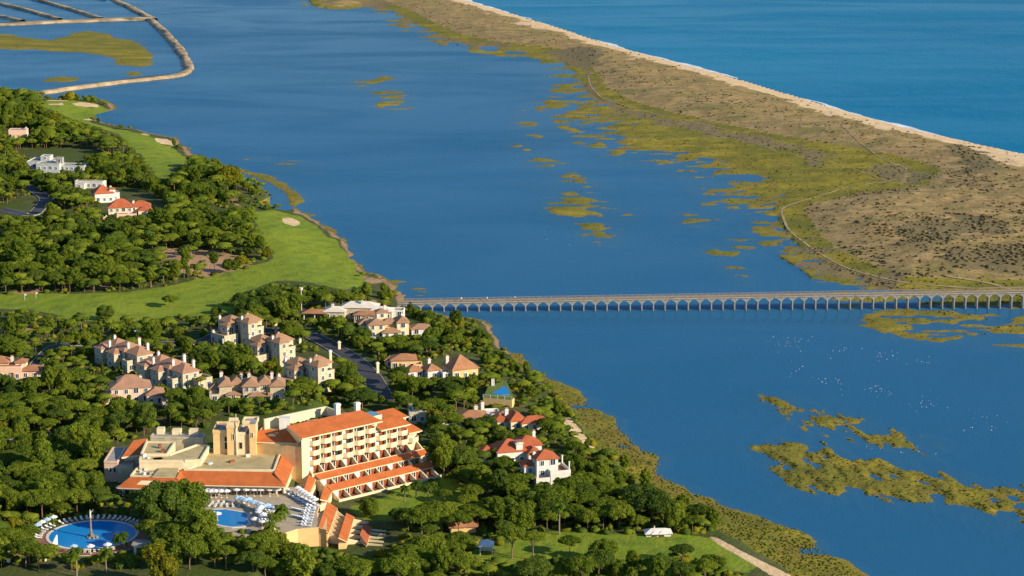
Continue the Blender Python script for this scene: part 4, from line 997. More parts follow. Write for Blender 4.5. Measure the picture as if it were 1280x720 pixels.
# the far corner
villa('house', 'small brown house with a grey roof, topmost by the salt pans path', 'house', 11, 173, 3, [(0, 10.5, 0, 8, 0, 4.8, 'flat', .3, 'pinkish', 'flat_grey'), (2, 11, -2.5, .5, 0, 2.4, 'flat', .3, 'tan', 'terracotta')], 'pinkish', 'flat_grey', [(9.6, 6, 4, 2.4, .9)])
villa('villa', 'modern grey white villa of stacked flat roofs with a dark roof tower, glazed front', 'villa', 46, 222, -6, [(0, 12.5, 0, 9, 0, 7.4, 'flat', .3, 'greywhite', 'flat_grey'), (-8, 6, 8, 22, 0, 7.0, 'flat', .5, 'greywhite', 'flat_grey'), (11.8, 25, 4, 13, 0, 6.0, 'flat', .3, 'greywhite', 'flat_grey'), (9.5, 13.0, 4.2, 7.4, 7.0, 3.2, 'flat', .2, 'flat_grey', 'flat_grey'), (-2, 3, 14, 20, 6.9, 2.4, 'flat', .3, 'greywhite', 'flat_grey'), (.3, 13, -2.2, .5, 2.9, .5, 'flat', .5, 'greywhite', 'flat_grey'), (12, 17, -1, 4.4, 0, 3.0, 'flat', .4, 'greywhite', 'flat_grey')], 'greywhite', 'flat_grey')
villa('garage', 'long white garage with a flat grey roof between the modern and the red roofed villas', 'garage', 94, 235, -8, [(0, 15, 0, 6, 0, 3.6, 'flat', .25, 'white', 'flat'), (1, 6, -3, .4, 0, 2.6, 'flat', .2, 'white', 'flat_grey')], 'white', 'flat')
villa('villa', 'white villa with a bright red hipped roof, just behind the double red roofed one', 'villa', 119, 254, 22, [(0, 9.5, 0, 9.5, 0, 4.8, 'hip', 3.6), (8.5, 13, 2.5, 8, 0, 4.0, 'flat', .3), (7.6, 10.4, .5, 3.4, 0, 6.6, 'hip', .8)], 'white', 'tile_red', [(9.0, 5, 5, 3, 1.0)])
villa('villa', 'cream villa with two red hipped roofs and a terracotta terrace stepping to the pines', 'villa', 136, 275, 10, [(0, 11.5, 1, 10, 0, 5.8, 'hip', 3.6), (10.6, 20, 3, 10.5, 0, 5.6, 'hip', 2.4), (14.2, 20.4, -1.6, 3.6, 0, 4.6, 'hip', 1.4), (4, 13.2, -4, 2, 0, 3.0, 'flat', .5, 'pinkish', 'terracotta'), (-2.5, 8, -8, -2.5, 0, 1.6, 'flat', .5, 'pinkish', 'terracotta'), (20, 27, 2, 8, 0, 1.6, 'flat', .5, 'cream', 'coping')], 'cream', 'tile_red', [(12, 6.4, 5.5, 3.2, 1.0), (9.6, -3.2, 3, 2.2, .8), (-1, -6, 1.5, 2.2, .8)])
# small garden buildings near the lower lawn
villa('cottage', 'long low white cottage at the far edge of the lower lawn', 'cottage', 808, 671, 4, [(0, 6.6, 0, 3, 0, 1.0, 'hip', .9, 'white', 'white'), (1.8, 2.8, -.3, .4, 0, 1.0, 'hip', .5, 'wood', 'white'), (3.8, 4.8, -.3, .4, 0, 1.0, 'hip', .5, 'wood', 'white')], 'white', 'coping', [(2.4, 2, 1.2, .7, .4)], wins=False)
villa('garden_house', 'low brown roofed garden house among pines below the hotel', 'garden house', 563, 667, 6, [(0, 3.8, 0, 4, 0, 1.9, 'hip', 1.7, 'tan'), (3.2, 7, .4, 4.4, 0, 1.8, 'hip', 1.6, 'tan')], 'tan', 'tile_brown', wins=False)
g = GP(608, 691)
gz = thing('gazebo', 'small white garden gazebo on the lower lawn', 'gazebo', g)
for sx in (-1.6, 1.6):
    for sy in (-1.6, 1.6): b = MB(); b.box(sx, sy, -.5, .25, .25, 3.0, 'white'); b.obj('post', gz)
hiproof(-1.7, 1.7, -1.7, 1.7, 2.5, 1.3, .35, 'canvas').obj('roof', gz)
b = MB(); b.box(-1.6, 0, 0, .1, 2.8, 2.0, 'canvas'); b.obj('curtain', gz)
b = MB(); b.box(0, 1.6, 0, 2.8, .1, 2.0, 'canvas'); b.obj('curtain', gz)

# garden terrace with a pool near the water
g = GP(618, 500)
r = thing('pool_terrace', 'raised garden terrace with a small blue pool and tan retaining wall near the water', 'terrace', g)
def loc(px, py, z):
    return P(px, py, z) - r.location
zt = g.z + 2.4
poly = [loc(*q, zt) for q in ((604, 497), (611, 481), (633, 476), (643, 497), (640, 500))]
b = MB(); b.prism(poly, -3, 2.4, 'tan', 'lawn'); b.obj('retaining_wall', r)
pp = [loc(*q, zt) for q in ((614, 492), (632, 482), (638, 493.5), (628, 494))]
b = MB(); b.prism(pp, 2.38, 2.44, 'coping', 'pool'); b.obj('pool', r)
for k in range(5):
    a = poly[4].lerp(poly[0], k / 4.0) + Vector((0, .3, 0)); b = MB(); b.box(a.x, a.y, 2.4, .12, .12, 1.0, 'white'); b.obj('post', r)
b = MB(); b.tube([poly[4] + Vector((0, .3, 1.0)), poly[0] + Vector((0, .3, 1.0))], .05, 'white'); b.obj('handrail', r)
a = poly[1]; b = MB(); b.box(a.x + 1.4, a.y - .8, 2.4, 1.1, 1.1, 2.2, 'white'); b.obj('pillar', r)

# blue pool cover beside the long villas
g = GP(253, 484)
c = thing('pool_cover', 'turquoise domed pool cover between the long villa and the hipped villas', 'pool cover', g)
b = MB(); pr = [(math.cos(math.pi * k / 10) * 2.6, math.sin(math.pi * k / 10) * 2.4) for k in range(11)]
b.add([(x, y0, z + .2) for y0 in (0, 5) for x, z in pr], [(i, i + 1, 12 + i, 11 + i) for i in range(10)] + [tuple(range(11))[::-1], tuple(range(11, 22))], surf('turquoise cover', (0.04, 0.30, 0.38), 0.35, 0.4, 0.08)); b.obj('shell', c)
b = MB(); b.box(0, 2.5, -.6, 5.6, 5.4, .8, 'coping'); b.obj('kerb', c)

# gate pillars by the road
for px, py, h, lab in ((345, 417, 4.0, 'pair of cream gate pillars'), (356, 414, 3.6, 'second cream gate pillar'), (369, 428, 2.6, 'road side'), (375, 429, 2.2, ''), (413, 451, 3.4, 'white'), (424, 437, 2.6, ''), (472, 467, 3.6, '')):
    g = GP(px, py); p_ = thing('gate_pillar', 'white capped gate pillar standing beside the shaded road', 'gate pillar', g, 0.4, 'gate pillars along the road')
    b = MB(); b.box(0, 0, -1, .9, .9, h + 1, 'cream'); b.obj('shaft', p_); b = MB(); b.box(0, 0, h, 1.25, 1.25, .3, 'white'); b.box(0, 0, h + .3, .7, .7, .3, 'white'); b.obj('cap', p_)
g = GP(377, 388)
p_ = thing('street_lamp', 'tall white street lamp above the trees at the top of the road', 'street lamp', g)
b = MB(); b.tube([(0, 0, -1), (0, 0, 8.2)], [.16, .10], 'white'); b.obj('pole', p_)
b = MB(); b.cone(0, 0, 8.2, 9.2, .55, .75, 'white', 10); b.obj('lamp_head', p_)

# ================================================================ bridge
def bpt(f, z): return Vector((B0.x + (B1.x - B0.x) * f, B0.y + (B1.y - B0.y) * f, z))
B0 = P(497, 389, 0); B1 = P(1440, 383.5, 0)
BL = (B1 - B0).length; bang = math.atan2(B1.y - B0.y, B1.x - B0.x)
bridge = thing('footbridge', 'long pale footbridge on many low arches crossing the lagoon to the dunes', 'bridge', B0, bang)
bridge.rotation_euler = (0, -math.atan(2.0 / 158), bang)
SP_ = 14.35 / 3.09; NS = int(BL / SP_)           # arch spacing in metres
ZD, DW = 3.3, 3.4
b = MB(); b.box(BL / 2, 0, ZD, BL, DW, .28, 'deck'); b.obj('deck', bridge)
for y, nm in ((-DW / 2 - .09, 'handrail'), (DW / 2 + .09, 'handrail')):
    b = MB(); b.box(BL / 2, y, ZD - .12, BL, .16, .5, 'bridge'); b.obj('edge_beam', bridge)
    b = MB(); b.box(BL / 2, y, ZD + 1.25, BL, .13, .13, 'deck'); b.box(BL / 2, y, ZD + .8, BL, .08, .09, 'deck'); tag(b.obj(nm, bridge), kind='stuff')
ps = MB(); ps.box(0, 0, .3, .16, .16, 1.1, 'deck'); post_me = ps.mesh('post')
ar = MB(); ih, ow = SP_ - .4, 1.0                 # one arch: spandrel wall with a round-headed opening, both faces
NA = 8; xs = [-ih / 2 + ih * k / NA for k in range(NA + 1)]; zs = [ZD - .42 - 1.45 * (2 * x / ih) ** 2 for x in xs]
vs_ = []
for x, z in zip(xs, zs): vs_ += [(x, -DW / 2 + .12, z), (x, -DW / 2 + .12, ZD - .02), (x, DW / 2 - .12, ZD - .02), (x, DW / 2 - .12, z)]
ar.add(vs_, [f for k in range(NA) for f in ((4 * k, 4 * k + 4, 4 * k + 5, 4 * k + 1), (4 * k + 1, 4 * k + 5, 4 * k + 6, 4 * k + 2), (4 * k + 2, 4 * k + 6, 4 * k + 7, 4 * k + 3), (4 * k + 3, 4 * k + 7, 4 * k + 4, 4 * k))] + [(0, 1, 2, 3), (4 * NA + 3, 4 * NA + 2, 4 * NA + 1, 4 * NA)], 'bridge')
arch_me = ar.mesh('arch')
pi_ = MB(); pi_.box(0, 0, -8, .42, DW - .3, ZD + 7.95, 'bridge'); pi_.box(0, 0, ZD - 1.9, .6, DW - .1, .3, 'bridge'); pier2_me = pi_.mesh('pier')
for k in range(NS):
    x = (k + .5) * SP_
    link('arch', arch_me, bridge, (x, 0, 0)); link('pier', pier2_me, bridge, (k * SP_ + .001 * (k % 3), 0, 0))
    for j in (0, 1):
        for y in (-DW / 2 - .09, DW / 2 + .09):
            if k * 4 + j * 2 < 290: link('post', post_me, bridge, (x + (j - .5) * SP_ / 2, y, ZD))
def person_mesh():
    """one skinned figure, standing"""
    J = [(0, 0, .95), (0, 0, 1.2), (0, 0, 1.45), (0, 0.01, 1.56), (0, .02, 1.68), (.1, 0, .9), (.11, .05, .5), (.11, .0, .06), (.12, .14, .03), (-.1, 0, .9), (-.12, -.06, .5), (-.12, -.14, .06), (-.12, 0, .03),
         (.2, 0, 1.42), (.26, 0, 1.15), (.27, .12, .92), (-.2, 0, 1.42), (-.26, -.03, 1.15), (-.27, .08, .92)]
    E_ = [(0, 1), (1, 2), (2, 3), (3, 4), (0, 5), (5, 6), (6, 7), (7, 8), (0, 9), (9, 10), (10, 11), (11, 12), (2, 13), (13, 14), (14, 15), (2, 16), (16, 17), (17, 18)]
    Rr = [.14, .13, .13, .06, .11, .1, .07, .045, .04, .1, .07, .045, .04, .06, .045, .035, .06, .045, .035]
    me = bpy.data.meshes.new('person'); me.from_pydata(J, E_, []); o = link('person', me)
    o.modifiers.new('skin', 'SKIN')
    for i, sv in enumerate(me.skin_vertices[0].data): sv.radius = (Rr[i], Rr[i]); sv.use_root = i == 0
    dg = bpy.context.evaluated_depsgraph_get(); m2 = bpy.data.meshes.new_from_object(o.evaluated_get(dg)); bpy.data.objects.remove(o)
    m2.materials.clear()
    for k in ('shirt', 'wood', 'skin'): m2.materials.append(M[k])
    for p in m2.polygons: p.material_index = 2 if p.center.z > 1.52 or (abs(p.center.x) > .22 and p.center.z < 1.1) else (0 if p.center.z > .93 else 1)
    return m2
per = person_mesh()
for px, lab in ((577, 'person standing on the bridge, nearest of three to its hotel end'), (609, 'person on the bridge, the middle one of the three'), (643.5, 'person on the bridge farthest from its hotel end')):
    f = (P(px, 387, 0).x - B0.x) / (B1.x - B0.x); q = bpt(f, ZD + .29 + BL * f * 2 / 158); o = link('person', per, None, q, rnd.uniform(0, 6)); tag(o, lab, 'person')

# ================================================================ pool plaza
PZ = HG + 5.0
pl = [P(a, c, PZ) for a, c in ((230, 611), (240, 606), (357, 609), (366, 609), (400, 630), (396, 641), (398, 659), (372, 661), (350, 668), (300, 670), (250, 664), (236, 640))]
b = MB(); b.prism(pl, HG - 2.5, PZ, 'tan', 'paving'); tag(b.obj('pool_plaza'), kind='structure')
def poolshape(name, label, pts, z, rim=0.9):
    c = sum((Vector(p) for p in pts), Vector()) / len(pts)
    r = thing(name, label, 'pool', (c.x, c.y, z)); n = len(pts)
    q = [(p.x - c.x, p.y - c.y) for p in pts]
    o = [(x * (1 + rim / math.hypot(x, y)), y * (1 + rim / math.hypot(x, y))) for x, y in q]
    b = MB()
    for i in range(n):
        j = (i + 1) % n; b.prism([q[i], q[j], o[j], o[i]], -.25, .12, 'coping')
    tag(b.obj('coping', r), kind='stuff')
    b = MB(); b.prism(q, -.25, .05, 'pool'); b.obj('pool_water', r); return r
q = [(263, 640), (268, 637.5), (280, 637), (292, 639), (303, 641), (310, 644), (307, 649), (311, 654), (304, 658), (290, 659), (277, 657), (266, 654), (262, 648)]
poolshape('swimming_pool', 'irregular blue swimming pool on the plaza in front of the hotel restaurant', [P(a, c, PZ) for a, c in q], PZ + .02)
RZ = HG + 4.95
pc = P(115.5, 668.5, RZ); pr = abs(P(169, 668.5, RZ).x - pc.x)
b = MB(); ring = [(pc.x + math.cos(k * math.pi / 24) * (pr + 5), pc.y + math.sin(k * math.pi / 24) * (pr + 5)) for k in range(48)]
b.prism(ring, RZ - 3, RZ - .02, 'coping', surf('red brown paving', (0.27, 0.13, 0.08), var=.15)); tag(b.obj('pool_deck'), kind='structure')
poolshape('swimming_pool', 'large round blue swimming pool with a fountain column among the trees', [Vector((pc.x + math.cos(k * math.pi / 20) * pr, pc.y + math.sin(k * math.pi / 20) * pr, 0)) for k in range(40)], RZ, .8)
fx = P(114, 672, RZ); r = thing('fountain', 'rock fountain with a slim column and white figure in the round pool', 'fountain', fx)
b = MB()
for k in range(14):
    a = rnd.uniform(0, 6.28); d = rnd.uniform(0, 1.7); s = rnd.uniform(.4, .8); b.cone(math.cos(a) * d, math.sin(a) * d, -.2, s, s, s * .4, 'rock', 6)
tag(b.obj('rock_base', r), kind='stuff')
b = MB(); b.tube([(0, 0, 0), (0, 0, 2.6), (0, 0, 5.4)], [.5, .26, .2], 'rock', 8); b.cone(0, 0, 5.4, 5.6, .5, .45, 'rock', 10); b.obj('column', r)
b = MB(); b.tube([(0, 0, 5.6), (0, 0, 6.3), (0, 0, 6.9), (0, 0, 7.3), (0, 0, 7.6)], [.24, .2, .24, .1, .13], 'white', 8); b.tube([(0, 0, 6.9), (.5, 0, 7.2), (.9, 0, 7.7)], [.12, .1, .06], 'white', 6); b.obj('figure', r)

# sun loungers and umbrellas
ORD = ['first', 'second', 'third', 'fourth', 'fifth', 'sixth', 'seventh', 'eighth', 'ninth', 'tenth', 'eleventh', 'twelfth', 'thirteenth', 'fourteenth', 'fifteenth', 'sixteenth', 'seventeenth', 'eighteenth', 'nineteenth', 'twentieth']
ROWS = {}
def number_rows():
    """alike things in one row are told apart by their place in it, counted from the left"""
    for lab_, mem in ROWS.items():
        if len(mem) < 2: continue
        mem.sort(key=lambda o: pix(*o.location)[0])
        for k, o in enumerate(mem):
            o['label'] = ('leftmost ' if k == 0 else 'rightmost ' if k == len(mem) - 1 else ORD[k] + ' ') + lab_ + ('' if k in (0, len(mem) - 1) else ', from the left')
def umb_meshes(m):
    p = MB(); p.tube([(0, 0, -.1), (0, 0, 2.5)], .06, 'white'); p.cone(0, 0, -.05, .1, .35, .3, 'coping', 8)
    c = MB(); n = 8; R_ = 1.15
    rim = [(math.cos(k * 2 * math.pi / n) * R_, math.sin(k * 2 * math.pi / n) * R_, 2.0) for k in range(n)]; low = [(x, y, z - .18) for x, y, z in rim]
    c.add(rim + low + [(0, 0, 2.5), (0, 0, 2.38)], [(k, (k + 1) % n, 2 * n) for k in range(n)] + [((k + 1) % n, k, n + k, n + (k + 1) % n) for k in range(n)] + [(n + (k + 1) % n, n + k, 2 * n + 1) for k in range(n)], m)
    return p.mesh('pole'), c.mesh('canopy')
UM = {'white': umb_meshes('canvas'), 'pale blue': umb_meshes('canvas_blue')}
def lounger_meshes(m):
    f = MB(); f.box(0, 0, .22, .66, 1.95, .08, 'white')
    for x in (-.28, .28):
        for y in (-.8, .75): f.box(x, y, -.05, .07, .07, .27, 'white')
    c = MB(); c.box(0, -.28, .31, .62, 1.3, .1, m); c.add([(-.31, .38, .31), (.31, .38, .31), (.31, .98, .72), (-.31, .98, .72), (-.31, .34, .41), (.31, .34, .41), (.31, .94, .82), (-.31, .94, .82)],
        [(3, 2, 1, 0), (4, 5, 6, 7), (0, 1, 5, 4), (1, 2, 6, 5), (2, 3, 7, 6), (3, 0, 4, 7)], m)
    return f.mesh('frame'), c.mesh('mattress')
LO = {'white': lounger_meshes('canvas'), 'blue': lounger_meshes('cushion'), 'ochre': lounger_meshes('coping')}
def umbrella(p, col, lab, grp):
    r = thing('sun_umbrella', lab, 'sun umbrella', p, rnd.uniform(0, .8), grp); ROWS.setdefault(lab, []).append(r); link('pole', UM[col][0], r); link('canopy', UM[col][1], r)
def lounger(p, rz, col, lab, grp):
    r = thing('sun_lounger', lab, 'sun lounger', p, rz, grp); ROWS.setdefault(lab, []).append(r); link('frame', LO[col][0], r); link('mattress', LO[col][1], r)
def onp(px, py): return P(px, py, PZ + .02)
g1 = 'white umbrellas along the restaurant front'
for k in range(14): umbrella(onp(241 + k * 3.2 + rnd.uniform(-1, 1), 618 + (k % 2) * 4), 'white', 'white umbrella in the rows before the restaurant left end', g1)
for k in range(12): umbrella(onp(292 + k * 5 + rnd.uniform(-1.5, 1.5), 617 + (k % 2) * 3), 'white', 'white umbrella before the restaurant right half', 'white umbrellas before the restaurant right half')
g2 = 'pale blue umbrellas behind the plaza pool'
for k in range(14): umbrella(onp(297 + k * 3.4, 629 + k * 1.1 + rnd.uniform(-2, 2)), 'pale blue', 'pale blue umbrella in the row behind the plaza pool', g2)
for k in range(9): umbrella(onp(324 + rnd.uniform(-6, 6), 636 + k * 3), 'white', 'white umbrella at the right end of the plaza pool', 'umbrellas right of the plaza pool')
for k in range(2): umbrella(onp(267 + k * 5, 650 + k * .5), 'white', ('left', 'right')[k] + ' of two white umbrellas at the left corner of the plaza pool', 'umbrellas at the plaza pool corner')
for k in range(14):
    t_ = (k % 7) / 6; o_ = k // 7
    lounger(onp(362 + t_ * 33 - o_ * 4, 615 + t_ * 17 + o_ * 3), math.radians(40 + rnd.uniform(-8, 8)), 'blue', ('blue white lounger in the row along the plaza right edge', 'blue white lounger in the inner row near the plaza right edge')[o_], ('loungers along the plaza edge', 'loungers in the inner plaza row')[o_])
for k in range(16): 
    lounger(onp(391 - (k // 8) * 4 - (k % 8) * .9, 634 + (k % 8) * 3.4), math.radians(80 + rnd.uniform(-8, 8)), 'blue', 'blue white lounger in the file above the tan wall', 'loungers above the tan wall')
for k in range(7): umbrella(onp(372 + k * 3.6, 618 + k * 2.4), 'white', 'white umbrella among loungers along the plaza right edge', 'umbrellas among the edge loungers')
for k in range(14):
    lounger(onp(258 + k * 3.7, 630 + (k % 2) * 3 + rnd.uniform(-.5, .5)), math.radians(rnd.uniform(-20, 20)), 'ochre', 'ochre lounger on the deck behind the plaza pool', 'ochre loungers behind the plaza pool')
for k in range(12): lounger(onp(327 + (k % 4) * 4, 640 + (k // 4) * 6), math.radians(70), 'white', 'white lounger on the deck right of the plaza pool', 'white loungers right of the plaza pool')
for k in range(14): lounger(onp(369 + (k % 7) * 2.4, 637 + (k // 7) * 9 + (k % 7) * .6), math.radians(100 + rnd.uniform(-8, 8)), ('white', 'blue')[k // 7], ('white lounger in the upper row on the plaza terrace', 'blue white lounger in the lower row on the plaza terrace')[k // 7], ('loungers, upper terrace row', 'loungers, lower terrace row')[k // 7])
def ronp(a, d): return Vector((pc.x + math.cos(a) * (pr + d), pc.y + math.sin(a) * (pr + d), RZ + .0))
for k in range(20): a = math.radians(20 + k * 6.2); lounger(ronp(a, 2.4), a - math.pi / 2, 'ochre' if k % 3 else 'white', 'lounger on the shaded far rim of the round pool', 'loungers round the far rim of the round pool')
for k in range(7): a = math.radians(150 + k * 7); lounger(ronp(a, 2.6), a - math.pi / 2, 'white', 'lounger on the sunny left rim of the round pool', 'loungers at the left rim of the round pool')
for k in range(4): umbrella(ronp(math.radians(143 + k * 9), 3.9), ('white', 'pale blue')[k % 2], ('first', 'second', 'third', 'fourth')[k] + ' umbrella, counted downwards, at the left rim of the round pool', 'umbrellas at the left rim of the round pool')
for k in range(10): a = math.radians(258 + k * 5); lounger(ronp(a, 2.3), a - math.pi / 2, 'ochre' if k % 2 else 'white', 'lounger on the near rim of the round pool by the palms', 'loungers at the near rim of the round pool')
for k in range(3): umbrella(ronp(math.radians(262 + k * 17), 3.4), ('pale blue', 'white', 'white')[k], ('left', 'middle', 'right')[k] + ' one of three umbrellas at the near rim of the round pool', 'umbrellas at the near rim of the round pool')
for k in range(4): umbrella(P(150 + k * 4, 617 + (k % 2) * 2, HG + 5), 'white', 'white umbrella under the left eave of the hotel annexe', 'umbrellas by the annexe')
# white screen wall and pool kiosk
w0, w1 = P(71, 683, RZ), P(56, 706, RZ - 1); b = MB(); d = (w1 - w0).normalized(); nn = Vector((-d.y, d.x, 0)) * .3
b.add([w0, w1, w1 + nn, w0 + nn] + [p + Vector((0, 0, h)) for p, h in ((w0, 3.2), (w1, 1.6), (w1 + nn, 1.6), (w0 + nn, 3.2))], [(3, 2, 1, 0), (4, 5, 6, 7), (0, 1, 5, 4), (1, 2, 6, 5), (2, 3, 7, 6), (3, 0, 4, 7)], 'white')
tag(b.obj('screen_wall'), 'sloping white wall left of the round pool near rim', 'wall')
k0 = P(177, 692, RZ - .5); kk = thing('pool_kiosk', 'pale blue grey kiosk with flat roof right of the round pool', 'kiosk', k0)
b = MB(); b.box(0, 0, -1, 3.4, 3, 3.8, 'coping'); b.obj('wall', kk); b = MB(); b.box(.4, .2, 2.8, 5.2, 4, .25, 'flat_grey'); b.obj('roof', kk); b = MB(); b.box(-.5, -1.52, 0, 1.0, .1, 2.1, 'wood'); b.obj('door', kk)
cf = P(11, 706, HG + 4); c_ = thing('closed_umbrella', 'tall closed white umbrella standing in the lower left corner garden', 'sun umbrella', cf)
b = MB(); b.tube([(0, 0, -3), (0, 0, .8)], .08, 'white'); b.obj('pole', c_); b = MB(); b.tube([(0, 0, .6), (0, 0, 1.0), (0, 0, 2.2), (0, 0, 3.4)], [.5, .55, .38, .06], 'canvas', 10); b.obj('canopy', c_)
tw_ = P(341, 683, HG + 1); ty = thing('stair_turret', 'small ochre turret poking out of pines below the plaza', 'turret', tw_)
b = MB(); b.box(0, 0, -3, 2.4, 2.4, 7.4, 'tan', .3); b.obj('wall', ty); o = hiproof(-1.2, 1.2, -1.2, 1.2, 4.4, .9, .2, 'cream').obj('roof', ty); o.rotation_euler = (0, 0, .3)

number_rows()
# parked cars in the shade
def car_mesh(col):
    body = MB(); m = surf('car paint ' + str(col), col, 0.3, 0.5, 0.03)
    pr_ = [(-2.1, .35), (-2.15, .75), (-1.5, .88), (-.9, 1.38), (.7, 1.4), (1.35, .95), (2.05, .8), (2.12, .35)]
    body.add([(x, y, z) for y in (-.85, .85) for x, z in pr_], [tuple(range(8)), tuple(range(8, 16))[::-1]] + [((i + 1) % 8, i, 8 + i, 8 + (i + 1) % 8) for i in range(8)], m)
    gl_ = MB()
    for y in (-.86, .86): gl_.add([(-1.25, y, .95), (.95, y, .95), (.6, y, 1.32), (-.8, y, 1.32)], [(0, 1, 2, 3)], 'glass')
    wh = MB(); wh.tube([(0, -.1, 0), (0, .1, 0)], .33, 'dark', 12)
    return body.mesh('body'), gl_.mesh('side_window'), wh.mesh('wheel')
CARS = [car_mesh((.75, .75, .75)), car_mesh((.25, .27, .30)), car_mesh((.12, .13, .2))]
for px, py, rz, ci, lab in ((86, 429, .2, 0, 'white car parked on the shaded road left of the long villas'), (101, 431, .1, 1, 'grey car parked beside the white car on the shaded road'), (374, 412, 2.6, 2, 'dark blue car parked at the top of the road near the portico'),
                            (171, 419, .3, 0, 'white car half hidden in the dark shade below the fairway'), (20, 576, .3, 1, 'grey car on the drive at the left edge')):
    g = GP(px, py); r = thing('parked_car', lab, 'car', (g.x, g.y, g.z + .32), rz)
    bm_, gm_, wm_ = CARS[ci]; link('body', bm_, r); link('side_window', gm_, r)
    for x in (-1.3, 1.3):
        for y in (-.78, .78): link('wheel', wm_, r, (x, y, .32))

# golf flags
for px, py, lab in ((45, 373, 'left of two pale tee markers on the fairway edge'), (31, 375, 'second pale tee marker on the fairway edge')):
    g = GP(px, py); r = thing('golf_flag', lab.replace('tee marker', 'golf flag'), 'golf flag', g); b = MB(); b.tube([(0, 0, -.5), (0, 0, 2.6)], .07, 'white'); b.obj('pole', r)
    b = MB(); b.box(.4, 0, 1.9, .8, .06, .6, 'canvas'); b.obj('flag', r)

# white birds on the lagoon
bd = MB()
bd.add([(-.45, 0, .12), (-.2, .16, .1), (.2, .15, .12), (.42, 0, .2), (.2, -.15, .12), (-.2, -.16, .1), (0, 0, .36), (0, 0, -.02), (.46, 0, .5), (.62, 0, .46)],
       [(0, 1, 6), (1, 2, 6), (2, 3, 6), (3, 4, 6), (4, 5, 6), (5, 0, 6), (1, 0, 7), (2, 1, 7), (3, 2, 7), (4, 3, 7), (5, 4, 7), (0, 5, 7), (3, 8, 6), (3, 6, 8), (3, 9, 8), (3, 8, 9)], 'feather')
bird_me = bd.mesh('waterbird')
flocks = ((985, 428, 30, 9, 46, 'left end of the flock line off the bridge'), (1055, 436, 22, 8, 22, 'the loose group right of the flock line'), (1110, 443, 22, 6, 26, 'the group halfway to the marsh islet'), (1150, 450, 16, 8, 14, 'the thin group off the right marsh'),
          (1003, 462, 22, 22, 16, 'the scattered birds in mid water'), (1040, 478, 22, 10, 26, 'the second line of birds'), (1095, 487, 16, 7, 34, 'the dense cluster in the second line'), (1160, 505, 22, 10, 24, 'the birds nearing the upper islet'), (1230, 530, 30, 14, 34, 'the birds near the right edge'), (1120, 560, 40, 6, 18, 'the birds beside the upper islet'), (690, 280, 30, 30, 10, 'the far birds by the muddy flecks'))
for cx, cy, sx, sy, n, lab in flocks:
    for k in range(int(n * .8)):
        p = P(cx + rnd.gauss(0, 1) * sx * .6, cy + rnd.gauss(0, 1) * sy * .6, 0.02); s = rnd.uniform(.28, .5)
        o = link('waterbird', bird_me, None, p, rnd.uniform(0, 6.28), s); tag(o, 'white waterbird floating in ' + lab, 'bird', 'birds in ' + lab)

# ================================================================ trees and scrub
def ico(sub=1):
    bm = bmesh.new(); bmesh.ops.create_icosphere(bm, subdivisions=sub, radius=1)
    v = np.array([q.co[:] for q in bm.verts]); bm.verts.index_update(); f = np.array([[x.index for x in q.verts] for q in bm.faces]); bm.free(); return v, f
ICO1, ICO2 = ico(1), ico(2)

